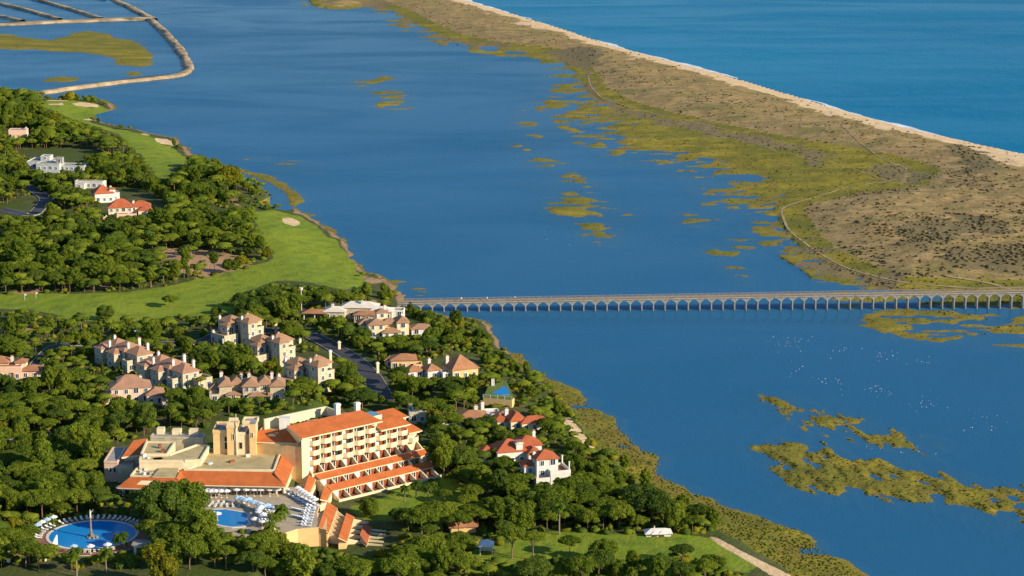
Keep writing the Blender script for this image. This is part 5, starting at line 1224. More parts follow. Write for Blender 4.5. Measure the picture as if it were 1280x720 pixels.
def crown(kind, nleaf, leaf, seed, lod=0):
    """unit-radius crown: leaf tufts scattered over overlapping lobes round a leafy core -> verts, tris, tint"""
    g = np.random.default_rng(seed)
    L = []
    if kind == 'umbrella':
        n = 27
        for k in range(n):
            r = math.sqrt((k + .5) / n) * .80; a = k * 2.4 + g.uniform(-.3, .3)
            L.append((r * math.cos(a), r * math.sin(a), (.36 * (1 - r * r * 1.1) + g.uniform(-.045, .045)), g.uniform(.17, .28), .62))
    elif kind == 'round':
        n = 26
        for k in range(n):
            z = 1 - 2 * (k + .5) / n; rr = math.sqrt(1 - z * z); a = k * 2.4 + g.uniform(-.4, .4); R_ = g.uniform(.54, .74)
            L.append((rr * math.cos(a) * R_, rr * math.sin(a) * R_, .45 + z * .55 * R_ * 1.5, g.uniform(.19, .34), .9))
    elif kind == 'tall':
        n = 24
        for k in range(n):
            z = (k + .5) / n; rr = math.sqrt(max(.05, 1 - (2 * z - 1) ** 2)) * g.uniform(.45, .7); a = k * 2.4
            L.append((rr * math.cos(a), rr * math.sin(a), -.3 + z * 1.9, g.uniform(.2, .36), .85))
    elif kind == 'cypress':
        for k in range(9):
            z = k / 8; L.append((g.uniform(-.1, .1), g.uniform(-.1, .1), z * 5, .75 * (1 - z * .8) * (.7 + .3 * min(1, z * 5)), 1.6))
    elif kind == 'bush':
        for k in range(7):
            a = k * 2.4; r = .5 * math.sqrt(k / 7); L.append((r * math.cos(a), r * math.sin(a), .3 + g.uniform(-.1, .15), g.uniform(.36, .5), .85))
    L = np.array(L); w = L[:, 3] ** 2; idx = g.choice(len(L), nleaf * 2, p=w / w.sum())
    d = g.normal(size=(nleaf * 2, 3)); d /= np.linalg.norm(d, axis=1)[:, None]
    lowcut = -.45 if kind in ('umbrella',) else -.8
    d[:, 2] = np.where(d[:, 2] < lowcut, -d[:, 2], d[:, 2])
    rad = L[idx, 3] * g.uniform(.82, 1.2, nleaf * 2)
    p = L[idx, :3] + d * rad[:, None] * np.stack([np.ones(nleaf * 2), np.ones(nleaf * 2), L[idx, 4]], -1)
    q = (p[:, None, :] - L[None, :, :3]) / np.stack([L[:, 3], L[:, 3], L[:, 3] * L[:, 4]], -1)[None]
    ok = (np.linalg.norm(q, axis=2) > .84).all(1)
    p, d = p[ok][:nleaf], d[ok][:nleaf]; m = len(p)
    nn = d + g.normal(size=(m, 3)) * .55; nn /= np.linalg.norm(nn, axis=1)[:, None]
    u = np.cross(nn, g.normal(size=(m, 3))); u /= np.linalg.norm(u, axis=1)[:, None]; v_ = np.cross(nn, u)
    s = leaf * g.uniform(.6, 1.35, m)[:, None]
    tri = np.stack([p + u * s, p - u * s * .5 + v_ * s * .87, p - u * s * .5 - v_ * s * .87], 1).reshape(-1, 3)
    V = [tri]; Fc = [np.arange(m * 3).reshape(-1, 3)]; T = [np.repeat(g.random(m), 3)]
    base = m * 3; IC = ICO2 if lod == 0 else ICO1
    if lod < 2:
        for l in L:
            vv = IC[0] * (1 + .12 * g.normal(size=(len(IC[0]), 1))) * l[3] * .80 * np.array([1, 1, l[4]]) + l[:3]
            V.append(vv); Fc.append(IC[1] + base); T.append(np.full(len(vv), .35)); base += len(vv)
    else:
        c = L[:, :3].mean(0); ex = {'umbrella': (.82, .82, .36), 'round': (.72, .72, .8), 'tall': (.6, .6, 1.1), 'cypress': (.5, .5, 2.9), 'bush': (.72, .72, .5)}[kind]
        vv = ICO2[0] * (1 + .16 * g.normal(size=(len(ICO2[0]), 1))) * np.array(ex) + c
        V.append(vv); Fc.append(ICO2[1] + base); T.append(np.full(len(vv), .35))
    return np.concatenate(V), np.concatenate(Fc), np.concatenate(T)

def crown_mesh(kind, m, nleaf, leaf, seed, lod=0):
    v, f, t_ = crown(kind, nleaf, leaf, seed, lod)
    return np_mesh('crown', v, f, [m], [('tint', 'FLOAT', t_)])

def trunk_mesh(kind, seed):
    r = random.Random(seed); b = MB(); m = 'bark'
    if kind == 'umbrella':
        b.tube([(0, 0, -.08), (r.uniform(-.02, .02), .01, .3), (r.uniform(-.05, .05), r.uniform(-.04, .04), .62)], [.045, .034, .027], m, 6)
        for k in range(5):
            a = k * 1.26 + r.uniform(-.3, .3); R_ = r.uniform(.2, .36); b.tube([(0, 0, .6), (math.cos(a) * R_ * .5, math.sin(a) * R_ * .5, .8), (math.cos(a) * R_, math.sin(a) * R_, 1.02)], [.02, .015, .007], m, 5)
    else:
        b.tube([(0, 0, -.08), (r.uniform(-.02, .02), 0, .4), (r.uniform(-.03, .03), r.uniform(-.03, .03), .8), (0, 0, 1.15)], [.04, .032, .024, .01], m, 6)
        for k in range(4):
            a = k * 1.57 + r.uniform(-.4, .4); z = .5 + k * .12; b.tube([(0, 0, z), (math.cos(a) * .16, math.sin(a) * .16, z + .18)], [.016, .006], m, 5)
    return b.mesh('trunk')
NV = 7
CR = {}
for kind, m, nl, lf in (('umbrella', 'leaf_mid', 4200, .045), ('round', 'leaf_dark', 4000, .052), ('round', 'leaf_mid', 4000, .052), ('round', 'leaf_yellow', 2000, .075), ('tall', 'leaf_mid', 2400, .08), ('tall', 'leaf_dark', 2400, .08), ('cypress', 'leaf_dark', 1500, .12), ('umbrella', 'leaf_dark', 4200, .045), ('bush', 'leaf_mid', 700, .11), ('bush', 'leaf_dark', 700, .11), ('bush', 'leaf_pink', 700, .11)):
    CR[kind, m] = [crown_mesh(kind, m, nl, lf, 100 + i * 7 + len(kind) + len(m)) for i in range(NV)]
TR = {'umbrella': [trunk_mesh('umbrella', i) for i in range(NV)], 'other': [trunk_mesh('o', i) for i in range(NV)]}

# palms: curved fronds
def palm_crown(seed, n=26):
    g = random.Random(seed); b = MB()
    for k in range(n):
        a = k * 2.4; up = g.uniform(-.5, 1.0); Lf = g.uniform(.85, 1.1); c, s = math.cos(a), math.sin(a); pts = []
        for j in range(6):
            t_ = j / 5; r_ = Lf * t_ * (1 - .12 * t_); z = up * t_ * .8 - .75 * t_ * t_ * Lf + .05; pts.append((c * r_, s * r_, z))
        for j in range(5):
            w0, w1 = (.05 + .16 * math.sin(math.pi * (j / 5) ** .7)), (.05 + .16 * math.sin(math.pi * ((j + 1) / 5) ** .7)) * (j < 4)
            p0, p1 = pts[j], pts[j + 1]; ox, oy = -s, c
            b.add([(p0[0] + ox * w0, p0[1] + oy * w0, p0[2] - w0 * .5), p0, p1, (p1[0] + ox * w1, p1[1] + oy * w1, p1[2] - w1 * .5), (p0[0] - ox * w0, p0[1] - oy * w0, p0[2] - w0 * .5), (p1[0] - ox * w1, p1[1] - oy * w1, p1[2] - w1 * .5)], [(0, 1, 2, 3), (1, 4, 5, 2)], 'leaf_mid')
    return b.mesh('crown')
PC = [palm_crown(i) for i in range(3)]
pt = MB(); pt.tube([(0, 0, -.1), (.01, 0, .4), (.0, .01, .8), (0, 0, 1.0)], [.04, .032, .03, .035], 'palm_bark', 7); palm_tr = pt.mesh('trunk')
dead = MB(); dead.tube([(0, 0, -.55), (0, 0, -.25), (0, 0, .05)], [.2, .3, .12], 'palm_bark', 8); dead_me = dead.mesh('dead_fronds')

# ---- keep-out areas: photo regions where the ground, water or a building front is seen clear of trees
CLEAR = [[(366, 664), (372, 640), (400, 622), (432, 630), (470, 648), (500, 654), (500, 672), (474, 686), (440, 690), (404, 684), (376, 678)], [(526, 468), (530, 450), (562, 446), (570, 438), (600, 446), (600, 470)], # hotel and plaza
  [(128, 578), (140, 558), (184, 545), (196, 536), (262, 538), (266, 520), (320, 520), (404, 505), (450, 512), (500, 512), (530, 536), (528, 560), (550, 592), (470, 616), (428, 630), (470, 668), (460, 680), (440, 674), (405, 672), (376, 668), (364, 640), (340, 662), (312, 660), (290, 662), (262, 655), (258, 632), (238, 612), (146, 612), (132, 600)],
  [(60, 668), (75, 655), (110, 648), (150, 654), (170, 666), (172, 676), (150, 688), (110, 694), (75, 686)],
  # villas
  [(265, 428), (262, 412), (272, 394), (300, 390), (322, 408), (338, 412), (360, 432), (362, 458), (402, 450), (418, 470), (414, 490), (398, 492), (383, 484), (360, 488), (350, 462), (318, 458), (300, 434)],
  [(112, 450), (118, 436), (150, 432), (182, 446), (236, 460), (238, 482), (226, 490), (205, 486), (168, 468), (150, 462), (118, 464)],
  [(258, 492), (262, 478), (280, 466), (350, 468), (354, 500), (304, 502), (260, 498)], [(134, 490), (150, 476), (180, 480), (196, 494), (194, 506), (178, 502), (160, 492), (140, 498)], [(0, 474), (0, 448), (28, 452), (54, 464), (52, 474)],
  [(374, 396), (380, 378), (420, 372), (455, 376), (500, 392), (526, 410), (528, 424), (505, 424), (460, 422), (456, 408), (430, 400)],
  [(486, 462), (488, 444), (518, 444), (520, 462)], [(528, 466), (536, 452), (562, 450), (566, 442), (596, 452), (598, 466), (586, 474), (560, 470)], [(604, 500), (612, 480), (636, 476), (646, 500), (640, 508)], [(512, 528), (514, 510), (534, 512), (534, 528)],
  [(572, 524), (580, 512), (610, 504), (630, 512), (652, 512), (670, 528), (668, 542), (640, 538), (626, 524)], [(614, 566), (616, 546), (640, 540), (672, 556), (692, 562), (706, 580), (704, 608), (682, 612), (664, 590), (640, 572)],
  [(8, 172), (10, 156), (36, 156), (38, 172)], [(26, 196), (30, 172), (60, 172), (102, 186), (104, 206), (80, 222), (44, 218), (42, 202)], [(92, 226), (94, 216), (134, 218), (136, 228), (160, 236), (190, 250), (206, 264), (186, 272), (166, 282), (126, 282), (128, 262), (116, 248)],
  # roads, lawns, paths
  [(346, 416), (372, 410), (400, 418), (430, 436), (462, 458), (484, 490), (474, 504), (462, 484), (440, 460), (410, 440), (370, 426)],
  [(445, 632), (500, 612), (560, 600), (578, 612), (540, 624), (480, 630)], [(615, 694), (660, 674), (700, 666), (760, 677), (810, 673), (880, 670), (905, 684), (900, 690), (830, 684), (780, 682), (720, 688), (650, 698)], [(594, 696), (596, 676), (620, 676), (622, 696)], [(560, 668), (562, 652), (594, 652), (594, 668)],
  [(806, 676), (806, 690), (842, 690), (842, 676)], [(806, 674), (806, 660), (840, 660), (840, 674)], [(876, 662), (905, 666), (950, 690), (1010, 722), (985, 730), (930, 716), (900, 692)], [(8, 266), (20, 246), (56, 248), (52, 270)]]
CLEARP = [np.array(q, float) for q in CLEAR]
for q in CLEARP[4:20]: q[:, 1] = q[:, 1].min() + (q[:, 1] - q[:, 1].min()) * .80     # gardens hide the foot of the walls
GRASSPX = [np.array([pix(x, y, 3.0)[:2] for x, y in q]) for q in GRASS]
def blocked(x, y, z, R_, ztop, zmid):
    """True where the crown would stand in front of something the photo shows clear, or on grass, sand, road or marsh"""
    bad = np.hypot(x - pc.x, y - pc.y) < pr + 3.5 + R_ * .5
    for q in (GRASS[0], GRASS[1], GRASS[3]): bad |= inside(q, x, y)
    bad |= inside(GRASS[2], x, y) & (pix(x, y, z)[1] < 702)
    for q in SAND + SOIL[2:3]: bad |= inside(q, x, y)
    bad |= inside(SOIL[0], x, y) & (np.sin(x * 12.9 + y * 78.2) > -.35)
    for q, w in ROADS: bad |= pdist(q, x, y, False) < w * .8
    for q in (FRINGE, FRINGE2): bad |= inside(q, x, y)
    pts = [(0, 0, z), (0, 0, zmid), (0, 0, ztop), (-.8, 0, zmid), (.8, 0, zmid), (-.5, 0, ztop), (.5, 0, ztop)]
    v0b = pix(x, y, z)[1]
    for ox, oy, zz in pts:
        u, v_, _ = pix(x + ox * R_, y, zz)
        for qi, q in enumerate(CLEARP): bad |= inside(q, u, v_) & ((v0b > q[:, 1].mean() - .12 * np.ptp(q[:, 1])) | ((zz is z) & ((qi < 4) | (qi > 19) | (v0b > q[:, 1].min() + .35 * np.ptp(q[:, 1])))))
    for q in GRASSPX[:2]:
        for f_ in (0, 1):
            u, v_, _ = pix(x, y, zmid if f_ else ztop); bad |= inside(q, u, v_) & (v_ < 390) 
    return bad

# ---- woodland sample
xs = np.arange(-620, 240, 4.7); ys = np.arange(515, 1560, 4.9)
X, Y = np.meshgrid(xs, ys); X = X + rng.uniform(-2.2, 2.2, X.shape); Y = Y + rng.uniform(-2.2, 2.2, Y.shape)
X, Y = X.ravel(), Y.ravel()
sw = sdist(WEST, X, Y)
u, v_, dep = pix(X, Y, GROUND)
k = (sw > 5) & (u > -90) & (u < 1250) & (v_ < 775) & (v_ > 112)
k &= ~((np.abs(u - 60) < 200) & (v_ > 398) & (v_ < 440) & (rng.random(len(X)) < .45))
X, Y, u, v_, sw = X[k], Y[k], u[k], v_[k], sw[k]
Z = height(X, Y)
cl = fbm(X, Y, 45, 77); kindn = fbm(X, Y, 30, 91); sizen = fbm(X, Y, 26, 55)
n = len(X)
near = sstep(520, 690, v_)
ktype = np.where(kindn + rng.normal(0, .08, n) > .60 + .05 * near, 1, 0)                 # 0 umbrella pine, 1 broadleaf
ktype = np.where(rng.random(n) < .09, 2, ktype)                              # 2 tall pine
R_ = np.clip(rng.normal(3.05, 1.1, n) * (.80 + .42 * sizen) + near * 1.1, 2.0, 6.8)
HT = np.where(ktype == 0, R_ * .45 + rng.uniform(1.2, 3.4, n), np.where(ktype == 1, R_ * .2 + rng.uniform(.4, 1.6, n), rng.uniform(3, 5, n)))
small = rng.random(n) < .22
R_ = np.where(small, R_ * .6, R_); HT = np.where(small, HT * .55, HT)
shore = sw < 26
R_ = np.where(shore, R_ * .62, R_); HT = np.where(shore, HT * .35, HT)
R_ = np.where(ktype == 2, R_ * .72, R_)
top = Z + HT + R_ * np.where(ktype == 0, .62, np.where(ktype == 1, 1.2, 1.5)); mid = Z + HT + R_ * .2
bad = blocked(X, Y, Z, R_, top, mid)
# a bush where a tree would hide the view, if it fits
Rb = np.clip(R_ * .42, 1.0, 2.0); bb = bad & ~blocked(X, Y, Z, Rb, Z + Rb * 1.1, Z + Rb * .6)
keep_ = (~bad) & ((cl > np.where((v_ < 345) & (u < 330), .37, .27)) | (near > .5))
bush = np.stack([X[bb], Y[bb], Z[bb], Rb[bb]], -1)
X, Y, Z, R_, HT, ktype, u, v_ = [q[keep_] for q in (X, Y, Z, R_, HT, ktype, u, v_)]

# ---- explicit trees seen singly: px, py of the foot, crown radius m, crown height m, kind, material, label
SINGLE = [
 (500, 652, 3.6, 1.6, 'umbrella', 'leaf_dark', 'low dark pine in the middle of the hotel lawn', 'pine tree'), (532, 648, 3.4, 2.4, 'umbrella', 'leaf_mid', 'spreading pine right of the middle of the hotel lawn', 'pine tree'), (462, 646, 3.0, 1.4, 'round', 'leaf_mid', 'leafy tree at the left end of the hotel lawn', 'tree'), (556, 628, 2.4, 2.2, 'umbrella', 'leaf_mid', 'small pine on the far right of the hotel lawn', 'pine tree'),
 (232, 336, 2.6, 4.0, 'tall', 'leaf_mid', 'thin pine on the bare sandy slope, left of two', 'pine tree'), (268, 338, 2.4, 4.2, 'tall', 'leaf_mid', 'thin pine on the bare sandy slope, right of two', 'pine tree'),
 (132, 400, 4.3, 1.6, 'round', 'leaf_dark', 'round dark tree standing alone on the fairway, left of two', 'tree'),
 (213, 384, 3.9, 2.6, 'umbrella', 'leaf_mid', 'spreading tree standing alone on the fairway, right of two', 'tree'),
 (205, 668, 7.4, 4.0, 'round', 'leaf_dark', 'huge dark tree crown between the round pool and the plaza pool', 'tree'), (232, 662, 6.8, 4.0, 'round', 'leaf_mid', 'big sunlit crown against the left end of the plaza pool', 'tree'), (188, 655, 5.6, 4.5, 'round', 'leaf_dark', 'dark tree below the hotel annexe roof, left of the huge crown', 'tree'), (252, 690, 5.6, 4, 'round', 'leaf_mid', 'bushy green tree just below the plaza pool', 'tree'),
 (555, 599, 3.5, 6.0, 'tall', 'leaf_mid', 'tall pine with bare lower trunk right of the hotel terraces', 'pine tree'), (603, 622, 3.2, 5.0, 'tall', 'leaf_mid', 'tall slim pine, middle of three between hotel lawn and white villa', 'pine tree'), (625, 628, 3.0, 3.6, 'tall', 'leaf_dark', 'darker tall pine, right of three near the white villa', 'pine tree'),
 (150, 590, 4.6, 2.6, 'umbrella', 'leaf_mid', 'spreading tree beside the shaded annexe wall', 'tree'), (118, 618, 3.6, 2.4, 'round', 'leaf_mid', 'round tree left of the annexe white umbrellas', 'tree'),
 (195, 713, 3.6, 2.6, 'round', 'leaf_yellow', 'yellowish tree right of the kiosk near the round pool', 'tree'), (205, 735, 4.4, 3.0, 'round', 'leaf_yellow', 'yellow green tree at the bottom edge below the kiosk', 'tree'), (18, 678, 3.4, 2.6, 'round', 'leaf_yellow', 'yellow leaved tree at the left edge near the round pool', 'tree'),
 (98, 560, 5.6, 4.0, 'umbrella', 'leaf_mid', 'broad sunlit pine at left, level with the annexe', 'pine tree'), (180, 545, 4.6, 4.5, 'round', 'leaf_dark', 'dark tree just left of the hotel back building', 'tree'), (74, 575, 4.6, 3.4, 'umbrella', 'leaf_mid', 'broad pine beside the drive at far left', 'pine tree'),
 (727, 734, 4.6, 5.2, 'umbrella', 'leaf_mid', 'umbrella pine with forked trunk at the bottom edge of the lower lawn', 'pine tree'), (712, 694, 3.2, 3.4, 'umbrella', 'leaf_mid', 'dome shaped pine alone in the middle of the lower lawn', 'pine tree'), (853, 706, 3.4, 3.8, 'umbrella', 'leaf_dark', 'leaning pine on the right part of the lower lawn', 'pine tree'),
 (666, 700, 3.6, 6.0, 'umbrella', 'leaf_mid', 'tall pine with thin bare trunk left of the lower lawn', 'pine tree'), (640, 698, 4.2, 6.0, 'umbrella', 'leaf_mid', 'broad pine behind the gazebo', 'pine tree'), (575, 700, 4.2, 5.0, 'umbrella', 'leaf_mid', 'pine at the left end of the lower lawn', 'pine tree'),
 (160, 438, 3.6, 3.0, 'tall', 'leaf_mid', 'bright green tree right behind the farther long villa', 'tree'), (583, 640, 3.2, 3.0, 'umbrella', 'leaf_mid', 'small spreading pine on the right of the hotel lawn', 'pine tree'), (612, 655, 3.0, 3.6, 'umbrella', 'leaf_mid', 'pine beside the path right of the hotel lawn', 'pine tree'),
 (270, 392, 2.4, .6, 'bush', 'leaf_mid', 'small rough bush on the near edge of the fairway', 'bush'), (300, 386, 3.6, 1.5, 'round', 'leaf_dark', 'dark round tree at the right end of the near fairway', 'tree'), (330, 380, 4.0, 1.8, 'round', 'leaf_mid', 'green tree between fairway and the pale curved house', 'tree'), (350, 386, 3.8, 2, 'round', 'leaf_mid', 'bushy tree just left of the street lamp', 'tree')]
sx_ = []
def tree(name, label, cat, kind, m, x, y, z, R, h, group=None, i=0, rz=None):
    r = thing(name, label, cat, (x, y, z), rnd.uniform(0, 6.28) if rz is None else rz, group)
    link('trunk', TR['umbrella' if kind == 'umbrella' else 'other'][i % NV], r, (0, 0, 0), 0, (max(h, R) * .95, max(h, R) * .95, h + R * (.1 if kind == 'umbrella' else .35)))
    link('crown', CR[kind, m][i % NV], r, (0, 0, h), 0, (R * rnd.uniform(.88, 1.12), R * rnd.uniform(.85, 1.15), R * rnd.uniform(.8, 1.25)))
    return r
for i, (px, py, R, h, kind, m, lab, cat) in enumerate(SINGLE):
    g = GP(px, py); sx_.append((g.x, g.y, R))
    tree('pine_tree' if 'pine' in cat else ('bush' if cat == 'bush' else 'broadleaf_tree'), lab, cat, kind, m, g.x, g.y, g.z, R, h, None, i)
sx_ = np.array(sx_)
far_ok = (np.hypot(X[:, None] - sx_[None, :, 0], Y[:, None] - sx_[None, :, 1]) > sx_[None, :, 2] * .75).all(1)
X, Y, Z, R_, HT, ktype, u, v_ = [q[far_ok] for q in (X, Y, Z, R_, HT, ktype, u, v_)]

# palms
PALMS = [(96, 722, 7.2, 2.1, 'left'), (133, 715, 5.6, 2.3, 'r'), (151, 686, 3.6, 2.6, ''), (520, 622, 4.6, 1.9, ''), (506, 627, 4.4, 1.6, ''), (535, 625, 4.0, 1.7, ''), (545, 616, 3, 1.6, ''), (352, 655, 4.6, 2.6, ''), (344, 662, 4.0, 2.4, ''), (338, 672, 3.6, 2.2, ''), (699, 668, 8.2, 1.9, ''),
         (262, 455, 2.8, 2.6, ''), (276, 460, 2.4, 2.2, ''), (235, 452, 2.8, 2.2, ''), (246, 470, 2.4, 2.6, ''), (447, 418, 3.6, 2.4, ''), (428, 412, 3.0, 2.2, ''), (440, 424, 2.8, 2.0, ''), (53, 462, 4.0, 2.2, ''), (32, 436, 4.6, 1.8, ''), (24, 440, 4.6, 1.6, ''), (7, 205, 8.5, 2.0, ''), (52, 240, 3, 2.6, ''), (60, 236, 2.6, 2.4, ''), (554, 527, 5.2, 2.0, ''), (524, 486, 2.6, 2.6, ''), (536, 490, 2.4, 2.4, ''), (9, 612, 3.0, 2.2, ''), (565, 470, 2.8, 2.2, '')]
PLAB = ['tall slim palm at the bottom edge below the round pool, left of two', 'shorter palm at the bottom edge below the round pool, right of two', 'shaggy palm leaning over the near right rim of the round pool', 'palm before the hotel terraces with the fullest crown', 'slim palm before the hotel terraces, left of the fullest one', 'brownish palm before the hotel terraces, third from the left', 'small palm before the right end of the hotel terraces',
  'tallest palm in the plaza clump', 'middle palm in the plaza clump', 'lowest palm in the plaza clump', 'tall palm alone left of the lower lawn edge', 'widest palm in the garden below the farthest tall villa', 'palm right of the widest one in the same garden', 'palm between the long villas and the tall villas', 'low palm above the blue pool cover', 'palm right of two between the curved house and the many roofed villa', 'palm left of two before the curved house', 'low palm just below the curved house palms', 'palm right of the pinkish villa at left edge', 'slim palm behind the pinkish villa, right of two', 'slim palm behind the pinkish villa, left of two',
  'tall palm at the left edge beside the modern white villa', 'palm in front of the modern villa by the road, left of two', 'palm in front of the modern villa by the road, right of two', 'palm beside the low villa with two white chimneys', 'palm below the small ochre house, left of two', 'palm below the small ochre house, right of two', 'low palm at the left edge above the round pool', 'palm by the steep brown roofed house']
for i, (px, py, h, R, _) in enumerate(PALMS):
    g = GP(px, py); r = thing('palm_tree', PLAB[i], 'palm tree', g, rnd.uniform(0, 6))
    link('trunk', palm_tr, r, (0, 0, 0), 0, (h * .5 + 2.5, h * .5 + 2.5, h)); link('crown', PC[i % 3], r, (0, 0, h), 0, R * 1.15)
    if i in (1, 2, 5): link('dead_fronds', dead_me, r, (0, 0, h), 0, R)
# cypresses beside the villas
for i, (px, py, h, lab) in enumerate(((311, 502, .85, 'left of two dark cypresses before the square cream villa'), (334, 504, .95, 'right of two dark cypresses before the square cream villa'), (402, 488, 1.1, 'left of two slim cypresses against the nearest tall villa'), (408, 488, 1.2, 'right of two slim cypresses against the nearest tall villa'),
    (316, 425, .8, 'slim cypress against the farthest tall villa'), (149, 470, 1.2, 'cypress in the shade of the farther long villa'), (128, 468, 1.1, 'cypress at the left corner of the farther long villa'), (235, 500, 1.3, 'cypress between the long villa and the hotel'))):
    g = GP(px, py); r = thing('cypress_tree', lab, 'cypress tree', g); link('crown', CR['cypress', 'leaf_dark'][i % NV], r, (0, 0, .3), 0, (.8, .8, h)); link('trunk', TR['other'][0], r, (0, 0, 0), 0, (3, 3, 2))

# the trees that show largest are things of their own; the rest is woodland
MARK = [('the round pool', 115, 668), ('the left edge', 10, 640), ('the bottom left corner', 40, 715), ('the annexe', 130, 590), ('the hotel back building', 215, 530), ('the bottom edge below plaza', 300, 710), ('the saw toothed wing', 450, 690), ('the hotel lawn', 520, 650), ('the garden house', 575, 660), ('the gazebo', 610, 690),
        ('the lower lawn near edge', 740, 715), ('the lower lawn far edge', 740, 655), ('the white cottage', 825, 655), ('the lower right sand path', 900, 705), ('the white tower villa', 690, 610), ('the sprawling villa', 630, 590), ('the hotel right end', 560, 560), ('the two chimney villa', 590, 545), ('the cream pavilion', 530, 540), ('the garden pool terrace', 625, 515), ('the steep brown roof', 580, 485), ('the shaded road', 440, 480), ('the nearest tall villa', 400, 505), ('the square cream villa', 320, 512), ('the pink tiled villa', 165, 520), ('the left edge villa', 20, 500), ('the marsh bank', 790, 610), ('the hotel roof terrace', 400, 495), ('the left drive', 40, 560), ('the long villas', 190, 500), ('the bottom edge centre', 640, 725), ('the small ochre house', 500, 480)]
mk = np.array([(a, b_) for _, a, b_ in MARK], float)
scr = R_ * F / np.hypot(Y, H); order = np.argsort(-scr)
u2, v2, dp2 = pix(X, Y, Z + HT); vis = (u2 > -12) & (u2 < 1292) & (v2 < 735)
sel = {0: [], 1: [], 2: []}
for i in order:
    if vis[i] and len(sel[0]) + len(sel[1]) + len(sel[2]) < 860:
        kk_ = int(ktype[i]); cap = 300
        if len(sel[kk_]) < cap: sel[kk_].append(i)
ind = set(sum(sel.values(), []))
KN = {0: ('umbrella_pine', 'umbrella pine', 'pine tree', 'umbrella'), 1: ('broadleaf_tree', 'leafy tree', 'tree', 'round'), 2: ('tall_pine', 'tall narrow pine', 'pine tree', 'tall')}
groups = {}
info = {}
for i in ind:
    j = int(np.argmin((mk[:, 0] - u[i]) ** 2 + ((mk[:, 1] - v_[i]) * 1.3) ** 2)); kk_ = int(ktype[i])
    tone = ('mid', 'dark', 'yellow')[int(rng.choice(3, p=(.45, .42, .13)))] if kk_ == 1 else (('mid', 'dark')[int(rng.random() < .22)] if kk_ == 0 else 'mid')
    info[i] = (kk_, tone, j); groups.setdefault((kk_, tone, j), []).append(i)
TONE = {'mid': 'green', 'dark': 'dark green', 'yellow': 'yellowish'}
lab = {}
for (kk_, tone, j), mem in groups.items():
    base = TONE[tone] + ' ' + KN[kk_][1]; pl_ = 'near ' + MARK[j][0]
    rest = list(mem)
    if len(mem) == 1: lab[mem[0]] = (f'single {base} {pl_}', None); continue
    for word, key in (('leftmost', lambda q: u[q]), ('rightmost', lambda q: -u[q]), ('nearest', lambda q: -v_[q]), ('farthest', lambda q: v_[q]), ('broadest', lambda q: -R_[q])):
        if len(rest) < 2: break
        q = min(mem, key=key)
        if q in rest: lab[q] = (f'{word} {base} {pl_}', f'{base}s {pl_}'); rest.remove(q)
    if len(rest) == 1: lab[rest[0]] = (f'{base} {pl_}, between the outer ones', f'{base}s {pl_}'); continue
    rows_ = [(', amid others,', rest)]
    if len(rest) > 9:
        rs = sorted(rest, key=lambda q: -v_[q]); nr_ = math.ceil(len(rest) / 9)
        rows_ = [(', front row,' if r_ == 0 else f', {ORD[r_]} row,', [q for q in rs[r_ * len(rs) // nr_:(r_ + 1) * len(rs) // nr_]]) for r_ in range(nr_)]
    for suffix, mem_ in rows_:
        for o_, q in enumerate(sorted(mem_, key=lambda q: u[q])): lab[q] = (f'{ORD[min(o_, 19)]} {base} from the left{suffix} {pl_}', f'{base}s {pl_}')
for c_i, i in enumerate(sorted(ind)):
    kk_, tone, j = info[i]; nm, _, cat, kind = KN[kk_]
    m = {'mid': 'leaf_mid', 'dark': 'leaf_dark', 'yellow': 'leaf_yellow'}[tone]
    tree(nm, lab[i][0], cat, kind, m, X[i], Y[i], Z[i], R_[i], HT[i], lab[i][1], c_i)

# woodland: the smaller, farther trees as one mass
LODS = {0: [crown('umbrella', 330, .13, 900 + i, 2) for i in range(5)], 1: [crown('round', 330, .145, 930 + i, 2) for i in range(5)], 2: [crown('tall', 300, .18, 960 + i, 2) for i in range(3)]}
def merged(name, items, kindlabel, mats):
    VV, FF, TT, MI = [], [], [], []; base = 0
    for (v0, f0, t0, x, y, z, sx, sz, rz, mi, dt) in items:
        c, s = math.cos(rz), math.sin(rz); w = np.empty_like(v0)
        w[:, 0] = (v0[:, 0] * c - v0[:, 1] * s) * sx + x; w[:, 1] = (v0[:, 0] * s + v0[:, 1] * c) * sx + y; w[:, 2] = v0[:, 2] * sz + z
        VV.append(w); FF.append(f0 + base); TT.append(np.clip(t0 + dt, 0, 1)); MI.append(np.full(len(f0), mi)); base += len(v0)
    if not VV: return
    me = np_mesh(name, np.concatenate(VV), np.concatenate(FF), mats, [('tint', 'FLOAT', np.concatenate(TT))])
    me.polygons.foreach_set('material_index', np.concatenate(MI).astype(np.int32)); tag(link(name, me), kind='stuff')
tk = np.array([(math.cos(k * 2.094) * .03, math.sin(k * 2.094) * .03, zz) for zz in (-.1, 1.0) for k in range(3)]); tkf = np.array([(k, (k + 1) % 3, 3 + (k + 1) % 3) for k in range(3)] + [(k, 3 + (k + 1) % 3, 3 + k) for k in range(3)])
items = []; nfar = 0
for i in range(len(X)):
    if i in ind: continue
    nfar += 1; L = LODS[int(ktype[i])]; v0, f0, t0 = L[i % len(L)]
    mi = (0 if rnd.random() < .75 else 1) if ktype[i] != 1 else (1 if rnd.random() < .5 else (0 if rnd.random() < .8 else 2))
    items.append((v0, f0, t0, X[i], Y[i], Z[i] + HT[i], R_[i], R_[i] * rnd.uniform(.85, 1.15), rnd.uniform(0, 6.28), mi, rnd.uniform(-.25, .25)))
    items.append((tk, tkf, np.full(6, .5), X[i], Y[i], Z[i], HT[i] + R_[i] * .3, HT[i] + R_[i] * .2, 0, 3, 0))
merged('woodland', items, '', ['leaf_mid', 'leaf_dark', 'leaf_yellow', 'bark'])

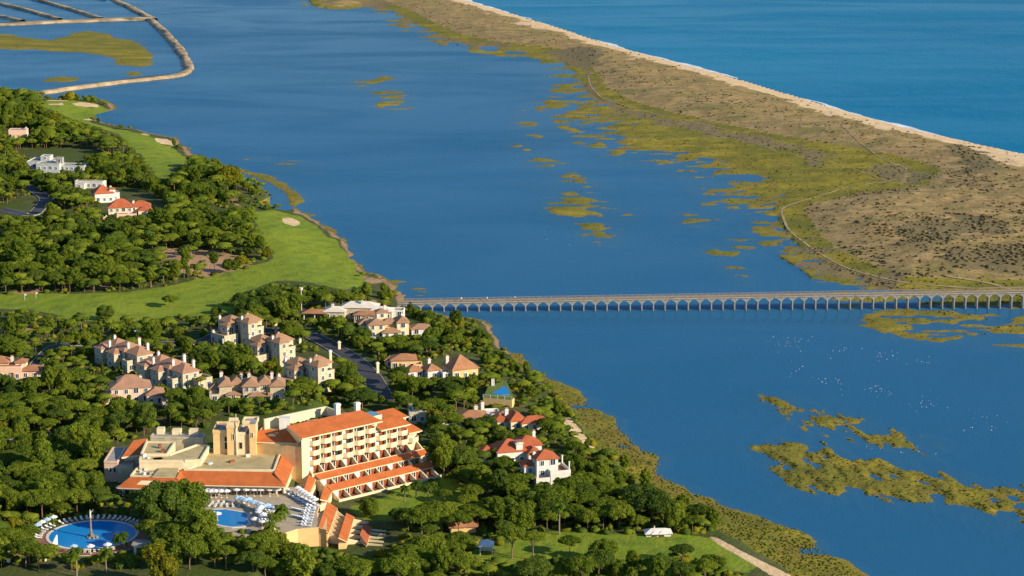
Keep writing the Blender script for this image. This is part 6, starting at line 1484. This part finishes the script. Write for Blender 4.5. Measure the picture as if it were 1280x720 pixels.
# undergrowth, bank scrub and dune scrub
BU = [crown('bush', 70, .28, 970 + i, 2) for i in range(4)]
BS = []
for i in range(5):
    g = np.random.default_rng(50 + i); v0 = ICO1[0] * (1 + .25 * g.normal(size=(12, 1))) * np.array([1, 1, .75]) + np.array([0, 0, .3]); BS.append((v0, ICO1[1], g.random(12)))
items = []
for x, y, z, r in bush: 
    v0, f0, t0 = BU[rnd.randrange(4)]; items.append((v0, f0, t0, x, y, z, r, r * rnd.uniform(.8, 1.2), rnd.uniform(0, 6), rnd.choice((0, 0, 1, 1, 2)), rnd.uniform(-.2, .2)))
n = 14000
uu = rng.uniform(-20, 1100, n); vv_ = rng.uniform(115, 725, n) ** 1.0
bx, by = PA(uu, vv_, GROUND); bsw = sdist(WEST, bx, by); bz = height(bx, by)
ok = (bsw > 8) & ~blocked(bx, by, bz, np.full(n, .9), bz + 1.2, bz + .5)
for x, y, z in zip(bx[ok], by[ok], bz[ok]):
    v0, f0, t0 = BS[rnd.randrange(5)]; r = rnd.uniform(.6, 1.6); items.append((v0, f0, t0, x, y, z, r, r * rnd.uniform(.7, 1.1), rnd.uniform(0, 6), rnd.choice((0, 1, 1, 2)), rnd.uniform(-.2, .2)))
merged('undergrowth', items, '', ['leaf_mid', 'leaf_dark', 'leaf_yellow'])
items = []; n = 70000
uu = rng.uniform(240, 1120, n); vv_ = rng.uniform(200, 735, n); bx, by = PA(uu, vv_, 1.0); 
ok = (inside(FRINGE, bx, by) | inside(FRINGE2, bx, by)); bx, by = bx[ok], by[ok]; bz = height(bx, by); cn = fbm(bx, by, 14, 61)
for x, y, z, c_ in zip(bx, by, bz, cn):
    if z < -.05 or (c_ < .40 and rnd.random() < .4): continue
    inl = z > 1.0; v0, f0, t0 = BS[rnd.randrange(5)]; r = rnd.uniform(.15, .42) * (1.6 if inl else 1); items.append((v0, f0, t0, x, y, z, r * 1.2, r * rnd.uniform(.4, .7), rnd.uniform(0, 6), (2 if rnd.random() < .6 else 1) if (inl and rnd.random() < .5) else 0, rnd.uniform(-.3, .3)))
merged('bank_scrub', items, '', ['leaf_bank', 'leaf_dark', 'leaf_mid'])
items = []; n = 15000
uu = np.concatenate([rng.uniform(945, 1290, n), rng.uniform(640, 1290, n)]); vv_ = np.concatenate([rng.uniform(488, 670, n), rng.uniform(90, 440, n)]); bx, by = PA(uu, vv_, 0.1)
bz = height(bx, by); ok = (bz > .02) & (bz < .95) & (sdist(WEST, bx, by) < 0); bx, by, bz = bx[ok], by[ok], bz[ok]
for x, y, z in zip(bx, by, bz):
    v0, f0, t0 = BS[rnd.randrange(5)]; r = rnd.uniform(.15, .38); items.append((v0, f0, t0, x, y, z - .08, r * 1.5, r * rnd.uniform(.2, .4), rnd.uniform(0, 6), 0, rnd.uniform(-.35, .35)))
merged('saltmarsh_plants', items, '', ['leaf_marsh'])
items = []; n = 42000
uu = rng.uniform(420, 1290, n); vv_ = rng.uniform(0, 440, n); bx, by = PA(uu, vv_, 1.5)
ok = (sdist(SPIT, bx, by) > 6); bx, by = bx[ok], by[ok]; bz, a_, b_ = height(bx, by, True); cn = fbm(bx, by, 30, 63)
dk = b_[..., 1]; pr_ = np.where(a_[..., 3] > .3, .10, np.where(a_[..., 1] > .5, .28, .16 + .5 * (cn > .55))) + dk * .3
kk_ = (rng.random(len(bx)) < pr_) & (bz > .2)
for x, y, z, d_, ms in zip(bx[kk_], by[kk_], bz[kk_], dk[kk_], a_[..., 1][kk_]):
    v0, f0, t0 = BS[rnd.randrange(5)]; r = rnd.uniform(.35, .9) * (1.2 if d_ > .4 else 1) * (.7 if ms > .5 else 1)
    items.append((v0, f0, t0, x, y, z, r * 1.2, r * rnd.uniform(.5, .9), rnd.uniform(0, 6), 0 if d_ > .4 else (2 if ms > .5 else 0), rnd.uniform(-.3, .3)))
merged('dune_scrub', items, '', ['leaf_grey', 'leaf_dark', 'leaf_marsh'])
print('trees', len(X), 'individual', len(ind), 'mass', nfar, {k_: len(q) for k_, q in sel.items()}, 'bush', len(bush))
